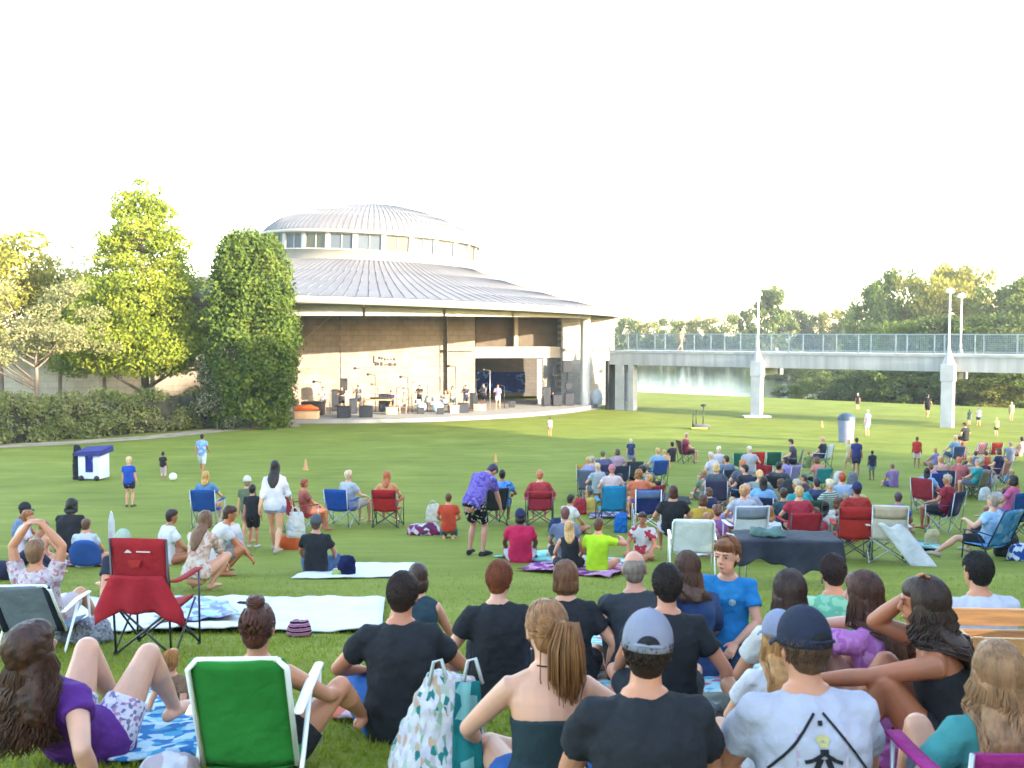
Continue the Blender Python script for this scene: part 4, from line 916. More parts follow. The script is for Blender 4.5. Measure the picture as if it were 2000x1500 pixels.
# ---------------- nearest people
SK1,SK2,SK3,SK4='c98f6e','d9a283','a86d4c','7a4a30'
fl=pattern('floral_short',['e8e0ec','dfd8e8','b98fb4','e6e0ee','7f7aa0','dcd4e4'],60)
b=person(X(172,4.42),4.42,'person with long dark curls, purple top and floral shorts leaning back with bare knees up','back',yaw=R(-9),hs='curly',hc='3b2316',L=.40,sk='d3a58c',top='5a1a80',sleeve=.35,fem=True,near=2,w=1.04,botm=fl,legs=.5,u=(0,-.80,.85),anL=(-.12,.44,.07),anR=(.16,.50,.07),look=(.35,1,0),wrL=(-.32,-.50,.06),wrR=(.30,-.40,.06))
b=person(X(516,4.28),4.28,'person with brown hair in a bun sitting in the low green chair, one knee out','chair',s=.88,P=(0,0,.09),hs='bun',hc='4a2617',sk=SK1,top='1c1d20',sleeve=0,fem=True,near=2,bot='1a1b1e',legs=.45,anL=(-.16,.62,.08),anR=(.42,.50,.08),lpR=(.5,0,1),look=(.1,1,-.1),wrR=(.36,.30,.30),wrL=(-.33,.24,.30),shirt_kw=dict(hi=.42))
tag(beach_chair('1f8a2c',at(509,4.2),R(2),'low bright green folding chair with white armrests and tubes, in the front row',seat=.12,h=.64,W=.190,arm_z=.40,tilt=.20))
b=person(X(352,5.35),5.35,'small child with tousled light brown hair on the blue patterned blanket','back',yaw=R(-12),s=.42,hs='boy',hc='b88850',top='8a6a50',near=2,child=True,look=(0,1,0),sk=SK2,bot='6a5038')
b=person(X(782,4.8),4.8,'broad person with short dark brown hair in a black T-shirt beside the patterned shopping bag','cross',s=.92,w=1.06,hs='short',hc='2e1f18',sk='c08060',top='14161c',near=2,bot='2a66b0',legs=1.35,look=(.25,1,0),wrL=(-.26,.34,.26),wrR=(.20,.40,.30),headup=(.03,.1,1),anL=(.10,.36,.06),seed=4)
b=person(X(815,6.6),6.6,'person in a dark teal tank top mostly hidden behind the broad person in black','cross',s=.86,hs='bob',hc='3a2a20',sk=SK2,top='1f3a44',sleeve=0,fem=True,near=1)
b=person(X(972,5.75),5.75,'person with short reddish hair and a pale neck in a black T-shirt, head turned right','knees',s=.92,w=.95,hs='short',hc='7a4326',sk='d8a488',top='14151c',near=2,bot='20222a',look=(.45,1,-.15),wrL=(-.28,.10,.06),seed=8,headup=(.04,.12,1))
b=person(X(1106,6.1),6.1,'teenager with a light brown bob and a black T-shirt seated behind the ponytail','cross',s=.90,hs='bob',hc='6a4a32',sk=SK2,top='13141a',near=2,look=(.35,1,-.2),bot='22242a',seed=3,headup=(-.02,.15,1),wrR=(.30,.05,.08))
b=person(X(1070,3.6),3.6,'person with a blond ponytail and bare shoulders in a strapless dark teal top','cross',s=.93,hs='ponytail',hc='8a6440',sk='d2a084',top='0f2a30',sleeve=0,fem=True,near=2,w=1.04,look=(-.35,1,-.05),botm=cloth('2c62a8'),legs=.5,shirt_kw=dict(hi=.335,infl=.014,disp=.004),wrR=(.36,.34,.28),wrL=(-.30,.34,.20),L=.34,seed=5)
# dark necklace cord
f=FIGS[b.name]; mb=MB(); mb.tube([f.neck+f.hu*.018+Matrix.Rotation(2*PI*i/16,3,f.hu)@(f.look*.057) for i in range(17)],.0035,n=5); mb.build('necklace',cloth('101012'),b)
b=person(X(1262,3.12),3.12,'person in a backwards light grey cap and a black T-shirt in the very front','cross',s=.95,w=1.10,hs='short',hc='2a1c14',sk='c98d6c',top='14161e',near=2,capc='8f8fa0',adj=cloth('1c1a1e'),bot='2a2c34',look=(0.12,1,-.05),headup=(.06,.1,1),seed=6,topm=None)
b=person(X(1580,3.16),3.16,'person in a navy cap and a lilac T-shirt with a palm print','cross',s=.955,w=1.12,hs='short',hc='5a4434',sk='c98d6c',top=(.50,.485,.56),near=2,capc='1a2038',adj=cloth('111116'),bot='3a3c44',look=(-.30,1,-.05),seed=7); LIL=b
b=person(X(1297,5.2),5.2,'person with cropped dark hair in a black T-shirt leaning on one straight arm','crossL',s=.94,w=1.0,hs='short',hc='241a15',sk='c98d70',top='12141a',near=2,bot='20222a',look=(-.1,1,0),wrR=(.40,-.02,.06),wrL=(-.24,.36,.14),seed=9,u=(.03,.04,1))
b=person(X(1247,6.1),6.1,'person with thinning grey hair in a dark grey T-shirt hunched on the teal blanket','hugknees',s=.97,w=1.02,hs='fringe',hc='6e6864',sk='c9937a',top='2c3038',near=2,bot='1c1e26',legs=.9,look=(.3,1,-.2),yaw=R(8))
b=person(X(1350,6.4),6.4,'person with shoulder-length brown hair in a navy blue shirt beside the child in bright blue','cross',s=.96,hs='long',hc='4a3122',L=.24,sk=SK2,top='173766',fem=True,near=2,sleeve=.9,look=(-.3,1,-.1),bot='2a3a5a',yaw=R(10),seed=12)
b=person(X(1420,6.7),6.7,'smiling child in a bright blue T-shirt kneeling and facing the camera','kneel',s=.86,yaw=R(160),hs='boy',hc='6a4428',sk='d9a085',top='1180c4',near=2,child=True,look=(.30,1,-.15),bot='2a4a66',wrL=(-.10,.26,.34),wrR=(.14,.24,.36),legs=1.2,face=True); KB=b
b=person(X(1548,4.75),4.75,'person with long dark hair and a white top half hidden by the navy cap','cross',s=.94,hs='long',hc='33211a',L=.42,sk=SK1,top='d8d2cc',fem=True,near=2,look=(-.1,1,-.1),bot='888078',seed=14)
b=person(X(1528,4.05),4.05,'person with long golden blond hair under a pale grey cap','cross',s=.80,hs='long',hc='9a7444',L=.44,sk=SK2,top='dcd8dc',fem=True,near=2,capc='8a8ea6',look=(-.2,1,0),seed=15)
b=person(X(1632,6.2),6.2,'person with short dark red-brown hair in a mint green T-shirt','cross',s=.94,w=1.08,hs='short',hc='2c1815',sk='c58868',top='70b08c',near=2,look=(-.15,1,-.2),bot='555a60',seed=16,topm=pattern('mint_tie_dye',['7fb894','8cc4a0','6fb093','a0d0ac'],7,'noise'))
b=person(X(1728,4.72),4.72,'person with long straight brown hair in an orchid pink T-shirt hugging bare knees','hugknees',s=.94,yaw=R(38),hs='long',hc='45291c',L=.40,sk='d9a590',topm=pattern('pink_tie_dye',['c077b8','cc86c2','b86cb2','d494cc'],9,'noise'),fem=True,near=2,look=(-.1,1,0),wrL=(-.10,.50,.50),wrR=(.10,.54,.48),bot='d0c8cc',legs=.35,seed=17,shoe=None)
b=person(X(1838,4.15),4.15,'person in a black crop top and skirt raising one arm to their dark wavy hair','knees',s=.98,yaw=R(66),hs='wavy',hc='33231c',L=.30,sk='a8694a',top='101116',sleeve=0,fem=True,near=2,w=1.05,shirt_kw=dict(lo=.12,hi=.40,infl=.015,disp=.004),bot='12141a',legs=.55,pants_top=.03,look=(0,1,-.25),wrR=(.06,.13,.80),apR=(.4,1,-.9),wrL=(-.14,.56,.40),apL=(-.5,-.3,-1),face=True,seed=18,hand={0:None,1:(-.3,-.35,.7)},anL=(-.1,.42,.07),anR=(.12,.46,.07)); TAT=b
b=person(X(1918,5.9),5.9,'person with short black hair in a pale lavender shirt sitting behind the wooden wagon','cross',s=.97,w=1.08,hs='short',hc='17120f',sk='c98d6c',top=(.60,.59,.68),near=2,look=(-.3,1,-.1),bot='444a55',seed=19)
b=person(X(1915,3.15),3.15,'person with long wavy ash blond hair sitting in the magenta and teal chair','chair',s=.86,P=(0,0,.15),hs='wavy',hc='8a6c50',L=.42,sk='cf9c80',top='3a8a88',fem=True,near=2,look=(-.1,1,0),bot='556070',seed=20,wrL=(-.30,.10,.30),wrR=(.30,.10,.30))
camp_chair('9c1470',at(1925,2.98),R(3),'low magenta camp chair with teal edging at the bottom right corner',frame=SILM,s=.72,col2=None,h=.80)
# back print of the lilac shirt (flat marks lying on the cloth)
def decal(name,par,f,shapes,m,off=.155,r=.30):
    """shapes: polylines of (x,z,width) on the back, z measured up the spine"""
    vs=[];fs=[]
    def pt(x,z): return f.S(z)+f.r*x-f.f*0
    mb=MB()
    for sh in shapes:
        for (x0,z0),(x1,z1),w_ in zip(sh[0][:-1],sh[0][1:],[sh[1]]*9):
            n_=max(2,int(math.hypot(x1-x0,z1-z0)/.02)); dx,dz=x1-x0,z1-z0; l_=math.hypot(dx,dz); nx_,nz_=-dz/l_*w_/2,dx/l_*w_/2; b0=len(mb.v)
            for i in range(n_+1):
                t=i/n_
                for s_ in(-1,1): mb.v.append(tuple(pt(x0+dx*t+nx_*s_,z0+dz*t+nz_*s_)-f.f*off))
            for i in range(n_): mb.f.append((b0+2*i,b0+2*i+1,b0+2*i+3,b0+2*i+2)); mb.mi.append(0)
    o=mb.build(name,m,par,smooth=True)
    PROJ.append((o,par)); return o
PROJ=[]
f=FIGS[LIL.name]; BKp=cloth('0b0a12'); S0=f.S; f2=Fig(); f2.__dict__.update(f.__dict__); f2.S=lambda t:S0(.48+(t-.435)*1.12); f2.r=f.r*1.12; f=f2
ln=[([(-.014,.435),(-.150,.262)],.008),([(.014,.435),(.150,.262)],.008),([(-.098,.245),(-.098,.10)],.010),([(.098,.245),(.098,.10)],.010),([(-.132,.252),(-.136,.10)],.006),([(.132,.252),(.136,.10)],.006)]
decal('print_outline',LIL,f,ln,BKp)
palm=[([(-.010,.30),(.012,.30)],.016),([(0,.298),(-.028,.278),(-.046,.272)],.010),([(0,.298),(.030,.278),(.048,.272)],.010),([(-.008,.285),(-.026,.235)],.015),([(.008,.285),(.026,.235)],.015),([(-.018,.245),(-.052,.238)],.011),([(.018,.245),(.052,.238)],.011),([(-.028,.23),(-.036,.165)],.013),([(.028,.23),(.036,.165)],.013),([(0,.232),(0,.215)],.010),([(0,.375),(0,.362)],.012)]
palm=[([(x*1.18,z*1.12-.004) for x,z in q],w_*1.2) for q,w_ in palm]
decal('palm_print',LIL,f,palm,BKp,off=.156)
decal('print_tint',LIL,f,[([(0,.40),(0,.12)],.15)],pattern('lilac_print',['c0a8c0','b49cb8','c8b0c4','b8a4c4','d0c0c8'],40),off=.153)
decal('pink_print',LIL,f,[([(0,.222),(0,.12)],.05)],cloth('d04a9a'),off=.157)
decal('yellow_print',LIL,f,[([(-.018,.362),(0,.374),(.018,.362)],.016),([(-.012,.352),(.012,.352)],.012)],cloth('c9bc78'),off=.157)
# emblem on the bright blue child T-shirt (front)
f=FIGS[KB.name]; mb=MB()
for i in range(10):
    a=2*PI*i/10; c_=f.S(.34)+f.r*(-.05)+f.f*.15; mb.box(c_+f.r*.022*math.cos(a)+f.u*.022*math.sin(a),(.006,.003,.006))
mb.box(f.S(.34)+f.r*(-.05)+f.f*.15,(.010,.003,.013)); o=mb.build('chest_emblem',cloth('cfe4ee'),KB,smooth=False); PROJ.append((o,KB))
# ---------------- second band
b,d=P_(92,1062,'person lounging in the low grey beach chair with both hands behind their head','headhands',s=.93,d=8.2,hs='short',hc='7a6048',sk=SK1,topm=pattern('pale_print',['d8c8cc','e0d6d8','c08a92','cdb8c0'],40),near=1,bot='c8b8b8',P=(0,0,.24),look=(0,1,.1))
ch=beach_chair('7f8a98',at(88,7.95),R(3),'low beach chair with a grey mesh back and navy edges at the far left',frame=noisy('white_tube',(.72,.72,.68),.4,3,.05,0),seat=.20,h=.64,W=.24,arm_z=.40)
for s_ in(-1,1): sheet('edge_panel',lambda u,v:(s_*(.245-.055*u),-.185-.28*v-.004,.2+.43*v),1,6,cloth('161d38'),ch,.016)
b,d=P_(238,1022,'person in navy with a pale green hat sitting left of the red chair','back',s=1,d=11.4,hs='short',hc='5a5048',sk=SK1,top='1a2036',capc='a8b8a4',near=1,bot='303848',yaw=R(30))
RC=camp_chair('a80d1c',at(306,7.75),R(-6),'bright red camp chair with a red blanket draped over its back',h=.98,frame=BLKM,col2=None,tilt=.10); RC.scale=(.84,.9,1.0)
sheet('draped_blanket',lambda u,v:(lambda w_,z: ((u-.5)*w_,-.335+.02*v-.05*math.sin(PI*u)*.6-.03*math.sin(u*17)*v,z-.02*abs(math.sin(u*PI*3.0))*v-.13*v*(abs(u-.5)*2)**3))(.50+.36*min(1,v*1.4),.70-.28*v),18,10,cloth('b01024'),RC,.01,disp=[(.03,.12)])
mb=MB(); mb.box((-.06,-.345,.862),(.075,.003,.007)); mb.box((.07,-.345,.868),(.055,.003,.012),Matrix.Rotation(.3,3,'Y')) ; 
mb=MB(); mb.box((.075,-.352,.888),(.066,.004,.004)); mb.v+=[(-.11,-.350,.878),(-.035,-.350,.878),(-.06,-.350,.896),(-.08,-.350,.902)]; k0=len(mb.v)-4; mb.f.append((k0,k0+1,k0+2,k0+3)); mb.mi.append(0); mb.build('white_logo',cloth('e8dcd8'),RC,smooth=False)
mb=MB(); mb.v+=[(-.08,-.352,.82),(.05,-.352,.825),(.03,-.352,.77),(-.05,-.352,.76)]; mb.f.append((0,1,2,3)); mb.mi.append(0); mb.build('orange_patch',cloth('b02420'),RC,smooth=False)
P_(385,1012,'person with very long brown hair in a peach floral dress beside the red chair arm','crouch',s=.98,d=12.2,hs='long',hc='6a4e38',L=.5,sk=SK2,topm=pattern('peach_floral',['d8b8a0','e0c8b4','c89a86','e2d2c6'],30),fem=True,yaw=R(-15),near=1,sleeve=.9)
P_(420,990,'person with brown hair in a white shirt crouching over the grass with bare arms','crouch',s=1,d=14,hs='short',hc='3a2218',sk='b8744e',top='dcd6d8',yaw=R(-70),bot='8a8078')
P_(466,1012,'child in a grey shirt and turquoise shorts crouching to look at the grass','crouch',s=.72,yb=1085,hs='short',hc='3a281c',sk='b8744e',top='aab0b8',bot='3aa8a8',yaw=R(75),child=True)
P_(440,972,'dark-haired child in a red top sitting behind the crouching group','cross',s=.75,d=17.5,hs='short',hc='30180f',sk='9a5a3c',top='a8483a',yaw=R(-20),child=True)
b,d=P_(406,930,'person with blond hair in the blue camp chair above the crouching group','chair',hs='long',L=.2,hc='b09050',sk=SK2,top='5a88b0',fem=True,d=22)
camp_chair('0c4a9c',at(406,21.85),0,'blue camp chair holding a blond sitter, left of the standing trio',group='camp chairs on the lawn',frame=SILM)
SB(484,935,1060,'child in a white hat and olive shirt standing behind the dark-clothed child',hs='short',hc='8a7a60',sk=SK2,top='5f6a50',capc='d8d4cc',bot='b09a86',child=True)
SB(494,950,1070,'child dressed all in black standing beside the tall dark-haired one in white',hs='short',hc='1a1210',sk='c98d6c',top='181920',bot='15161a',legs=.8,child=True,shoe='cfc8c0')
SB(538,900,1080,'tall person with long dark hair in a white blouse and denim shorts walking away','walk',hs='wavy',hc='241a1c',L=.42,sk='d9a583',top='e4dfe8',bot='8fa0c8',fem=True,legs=.32,sleeve=1.3,shoe='b8a898')
b,d=P_(600,965,'person hidden beside the dark red chair behind the tall one in white','chairlap',s=.9,d=21,hs='short',hc='8a4a30',sk='c07a5a',top='a85a4a',yaw=R(-60))
camp_chair('9c1420',at(588,20.7),R(-50),'dark red camp chair turned sideways behind the tall one in white',frame=SILM,group='camp chairs on the lawn')
bag('tote_bag',at(578,17.4,.28),.34,.2,.46,pattern('tote_print',['e0ddd8','d8d2cc','c8ccd0','d8d4d0'],8),'white tote bag with an orange base hanging beside the tall one in white',handle=cloth('d8d4cc'))
mb=MB(); mb.loft([(0,0,0),(0,0,.10),(0,0,.16)],[.19,.2,.19],[.12,.13,.12],right=(1,0,0),n=14,round_=True); tag(mb.build('cooler_bag',cloth('d8581c'),loc=at(566,17.9,.02),voxel=.02,sm=1),'small orange cooler bag by the legs of the tall one in white','bag')
SB(253,895,990,'white-haired child in a royal blue T-shirt and navy shorts walking across the lawn',hs='short',hc='cbb898',sk=SK2,top='0c4ab4',bot='141e44',legs=.6,child=True,shoe='6a4a3a')
SB(319,884,938,'toddler in a black top and pink-white trousers near the white ball',hs='short',hc='15110e',sk='a06a48',top='16181a',bot='d8b8b4',legs=1.6,child=True)
SB(395,848,926,'person with black hair in a pale blue shirt and white shorts walking toward the stage','walk',hs='short',hc='15110f',sk='b07850',top='7fa4d8',bot='d8dce4',legs=1.1,topm=pattern('blue_white',['86a8dc','9ab8e4','7aa0d6','b8cdec'],5,'noise'))
P_(40,980,'person in a dark brimmed hat and slate blue shirt at the left edge','cross',d=17.5,hs='short',hc='241c18',sk='b07a5a',top='7484a0',capc='20202a',yaw=R(-75))
P_(45,1003,'woman in a white T-shirt with brown hair sitting beside the slate blue shirt','cross',s=.95,d=16.2,hs='lowbun',hc='8a5a38',sk=SK2,top='d0c8d4',bot='2a3048',fem=True,yaw=R(-60))
P_(80,1015,'child with long light brown hair and bare shoulders next to the white T-shirt','cross',s=.8,d=15.4,hs='long',hc='8a5c3c',sk='d9a081',top='d49a7c',fem=True,yaw=R(-20),sleeve=0)
P_(132,985,'person with dark curly hair in a loose black shirt in the left group','crouch',s=.98,d=16.2,hs='curly',L=.15,hc='16120f',sk='b07850',top='15151a',w=1.15,bot='15151a')
P_(166,1018,'person with brown hair leaning against a round blue backrest','cross',s=.85,d=15.2,hs='short',hc='5a3c2c',sk=SK1,top='c0c4cc')
mb=MB(); mb.loft([(0,.0,.10),(0,-.02,.30),(0,-.05,.42)],[.25,.26,.18],[.06,.06,.05],right=(1,0,0),n=18,round_=True); tag(mb.build('floor_seat',cloth('1c4c94'),loc=at(168,14.9),voxel=.02,sm=2),'rounded blue floor seat behind the brown-haired person in the left group','chair')
P_(326,988,'person with short dark hair in a white T-shirt above the red chair','cross',s=1,d=15.6,hs='short',hc='2a1a14',sk='a86c4a',top='dcdce0',yaw=R(-50))
b,d=P_(12,1045,'person in a dark navy outfit cut off by the left edge','lie',s=1,d=13.6,hs='short',hc='1c1614',sk=SK1,top='141a38',bot='141a38',legs=1.9,yaw=R(-80))
P_(618,1010,'person in a grey cap and black T-shirt sitting on the upper white sheet','crossL',d=14.3,hs='short',hc='4a3c34',sk='c28c70',top='15181f',capc='4c525e',bot='3a5a84',legs=1.8,s=.97)
# chairs row in the centre
b,d=P_(687,936,'elderly person with white hair turned right in the blue camp chair','chair',d=22.3,hs='short',hc='c8b8a0',sk='d0a084',top='b4b8c0',bot='c0b8b4',yaw=R(-35))
camp_chair('0a4fb0',at(668,22),R(-14),'blue camp chair with a white-haired sitter, right of centre left',group='camp chairs on the lawn',frame=SILM)
b,d=P_(757,938,'person with long orange-blond hair in the red and orange camp chair','chair',d=22.1,hs='long',L=.25,hc='a05f38',sk='d8a080',top='d89a64',fem=True,bot='8a5a58',look=(.4,1,0))
camp_chair('c01e1c',at(757,21.9),R(-6),'red camp chair with an orange-blond sitter, next to the open gap of lawn',col2='b00a20',group='camp chairs on the lawn')
P_(876,958,'child in an orange-red T-shirt and teal shorts kneeling with their back turned','kneel',s=.86,d=19.8,hs='short',hc='5a3a20',sk=SK1,top='c8401c',bot='2a7a86',child=False)
b,d=SB(930,906,1085,'person in a purple tie-dye shirt and black patterned shorts bending over a chair','bend',hs='short',hc='2c2440',sk='c08a78',topm=pattern('purple_tie_dye',['6a58a8','7c68b8','5a489c','8a7cc4'],8,'noise'),botm=pattern('black_floral',['101014','14141a','c8c0b0','17171c','101014'],34),legs=.85,yaw=R(-30),u=(.10,.85,1),shoe='16181c',sleeve=.7,look=(.1,1,-1.2),headup=(.15,1,.45),wrL=(-.18,.42,.66),wrR=(.22,.48,.62))
b,d=P_(981,932,'person with black hair in a light blue shirt leaning forward in a black chair','chair',d=22.6,hs='short',hc='18140f',sk='9a6a4c',topm=pattern('blue_shirt',['2f6fc0','4c8ad4','6aa0e0','2a66b8'],6,'noise'),bot='1a2a50')
camp_chair('15181c',at(960,22.2),R(25),'black camp chair seen edge-on beside the light blue shirt',group='camp chairs on the lawn')
b,d=P_(1054,932,'person in a coral red hoodie in the pink-backed camp chair','chair',d=22.4,hs='short',hc='b07050',sk=SK2,top='b03238',bot='7aa0a0',sleeve=1.8)
camp_chair('b82c44',at(1054,22.2),0,'coral pink camp chair between the light blue and white shirts',col2='a81c28',h=.84,group='camp chairs on the lawn')
P_(1109,952,'dark-haired person in a white T-shirt sitting beside a navy cool box','cross',s=.95,d=20.5,hs='short',hc='2a1c16',sk='c08868',top='dcd4cc',yaw=R(-50),bot='c08868')
P_(1016,992,'person in a navy cap and a hot magenta T-shirt sitting on the teal mat','cross',d=15.9,hs='bob',hc='17130f',sk='6a4030',top='c8084c',capc='1c2450',w=1.1,s=.98,capkw=None) if 0 else person(X(1016,15.9),15.9,'person in a navy cap and a hot magenta T-shirt sitting on the teal mat','crossL',hs='bob',hc='17130f',sk='6a4030',top='c8084c',capc='1c2450',w=1.1,s=.98,bot='c0b8c8')
P_(1104,990,'person with brown hair in a slate grey T-shirt on the teal mat','cross',d=16.2,hs='short',hc='6a4a44',sk='c9937a',top='6f7890',bot='20242c')
P_(1112,1032,'child with long blond hair in a black tank top on the purple quilt','cross',s=.86,d=14.5,hs='long',L=.3,hc='b89868',sk=SK2,top='17161c',sleeve=0,fem=True,bot='202028')
P_(1166,1015,'child in a neon yellow T-shirt kneeling on the purple quilt','cross',s=.92,d=14.3,hs='short',hc='5a3826',sk='c98a68',top='b4dc10',child=False,yaw=R(-20),wrR=(.30,.35,.55))
P_(1256,1000,'boy in a white and red shirt sitting in front of the navy chair','cross',s=.92,d=16.4,hs='short',hc='34201a',sk='b87a5a',topm=pattern('white_red',['d8d0cc','dcd4d0','c0404c','d0c8c8'],4,'noise'),yaw=R(160),face=True)
b,d=P_(1312,957,'person with thick auburn hair in a black shirt sitting left of the white mesh chair','chair',s=.98,d=16.9,hs='bob',hc='40221a',sk=SK1,top='17171c',bot='c0b8c8',w=1.1)
beach_chair('f4f6fa',at(1350,14.2),R(-6),'white folding chair with a mesh back, left one of two in the right crowd',h=.88,seat=.36,W=.29,tilt=.2,arm_z=.60,group='white folding chairs')
b,d=P_(1404,965,'person with brown hair in a pink and purple top with arms raised','cross',s=.98,d=17.2,hs='lowbun',hc='6a4434',sk='c98a70',top='a05a98',fem=True,yaw=R(20),wrL=(-.28,.2,.5),wrR=(.28,.2,.5))
P_(1382,985,'child with light brown hair half hidden behind the white mesh chair','cross',s=.8,d=16.8,hs='short',hc='9a7050',sk=SK2,top='c890a0',child=True)
b,d=P_(1448,958,'person with sandy hair sitting in the rounded white chair','chair',s=.96,d=17.6,hs='short',hc='b08a66',sk='d0a084',top='b8b8c4')
camp_chair('eceef6',at(1456,16.2),R(3),'rounded white and grey camp chair, right one of two in the right crowd',h=.98,frame=SILM,group='white folding chairs',col2='8c94a8')
P_(1503,968,'person with wavy golden brown hair in a white cardigan','cross',s=1,d=16.6,hs='wavy',hc='9a6a44',L=.16,sk=SK2,top='e0dce4',fem=True,sleeve=1.8)
b,d=P_(1556,975,'person with short blond hair in a coral red shirt','chair',s=.95,d=17.5,hs='short',hc='b8a070',sk='d0a084',top='b02c40')
camp_chair('b82030',at(1560,17.1),R(5),'red camp chair under the blond sitter behind the covered table',group='camp chairs on the lawn',h=.8)
b,d=P_(1668,962,'person in a navy cap sitting in the red chair with crossed legs','chair',s=.98,d=17.9,hs='short',hc='2a1a14',sk='a86c50',top='a82820',capc='25245c')
camp_chair('c4281c',at(1664,16.3),R(-10),'bright red camp chair standing alone right of the covered table',h=.95,group='camp chairs on the lawn',col2='b01a1c')
P_(1640,924,'person with red hair in a pale blue striped shirt','chair',s=1,d=21.5,hs='short',hc='a04a30',sk='d8a58c',topm=pattern('blue_stripe',['b8c8e0','9ab0d0'],10,'Z'))
P_(1612,940,'person with white hair in a green and white shirt left of the red-haired one','chair',s=.95,d=20,hs='short',hc='c8c4b0',sk='c99080',topm=pattern('green_stripe',['5a7a6c','c0c8bc'],7,'Z'),yaw=R(30))
b,d=P_(1752,944,'person in a royal blue shirt behind the cream chair','cross',s=1,d=20.5,hs='short',hc='4a3444',sk='b07a64',top='3050b4',yaw=R(-30))
CC=camp_chair('eadfce',at(1730,16.0),R(-12),'cream camp chair with a white towel trailing to the grass',h=1.0,frame=SILM,col2='cdb8a0')
sheet('towel',lambda u,v:(-.20+.42*u+.50*v,-.38-.10*math.sin(PI*u)*(1-v)-.25*v,(.70-.64*v)+.03*math.sin(u*11)),12,12,cloth('d4d4d4'),CC,.01,disp=[(.04,.14)])
b,d=P_(1194,920,'person in a pink cap and white top behind the cyan chair','chair',d=24.5,hs='short',hc='b08a80',sk=SK2,top='dcc4c4',capc='c87a84')
cy_=camp_chair('0892c4',at(1194,22.0),R(4),'cyan camp chair with a blue striped towel hanging to the ground',group='camp chairs on the lawn',h=.98)
tw=bag('towel_pile',at(1212,20.8),.30,.25,.42,pattern('blue_towel',['0c50b0','1474c8','48b0d8','0a48a8'],9,'X'),'blue and turquoise striped towel bundle beside the cyan chair',cat='towel')
b,d=P_(1246,934,'person with tawny hair in an orange shirt facing the navy chair','chair',s=.98,d=23,hs='curly',L=.1,hc='8a6434',sk='d8a080',top='d8744c',w=1.15)
camp_chair('10246c',at(1264,21.4),R(-4),'navy blue camp chair with a pale label on its back right of the cyan chair',group='camp chairs on the lawn',h=.95,frame=WHM,col2='6a80b4')
# blue reclining sitter at the right
b,d=P_(1926,950,'person lounging in the light blue folding chair with one leg stretched out','chair',s=1,d=16.6,P=(0,0,.32),hs='short',hc='8a8078',sk='d0a084',topm=pattern('pale_blue',['a0c0dc','b4cfe4'],6,'noise'),bot='14171c',legs=.8,anL=(-.62,.55,.08),yaw=R(35),w=1.1,shoe='b8a890')
beach_chair('5a98cc',at(1930,16.3),R(28),'light blue folding chair at the right with a bare leg sticking out',frame=cloth('1c2a44'),h=.92,seat=.28,m=pattern('blue_print',['4a90cc','5aa0d8','8ab8e0','3c84c4'],9),W=.27)
b,d=P_(1968,912,'person with black hair in a pink shirt in the deep blue camp chair','chair',s=.98,d=20.8,hs='bob',hc='17121a',sk='b87a64',top='c85a8c',fem=True,yaw=R(35))
camp_chair('0c4a94',at(1972,19.6),R(20),'deep blue camp chair behind the outstretched leg at the right edge',group='camp chairs on the lawn',h=1.0)
bag('backpack',at(1966,16.8),.42,.34,.42,cloth('1a1a18'),'black backpack lying between the two blue chairs at the right')
bag('beach_ball_bag',at(1990,16.2),.36,.3,.28,pattern('blue_white_bag',['2a50a0','c8d4e4','dfe4ea','2a50a0'],14),'blue and white patterned bag at the right edge')
bag('paper_bag',at(1820,18.6,.0),.30,.2,.30,cloth('c9b888'),'pale yellow paper bag standing on the grass left of the outstretched leg')
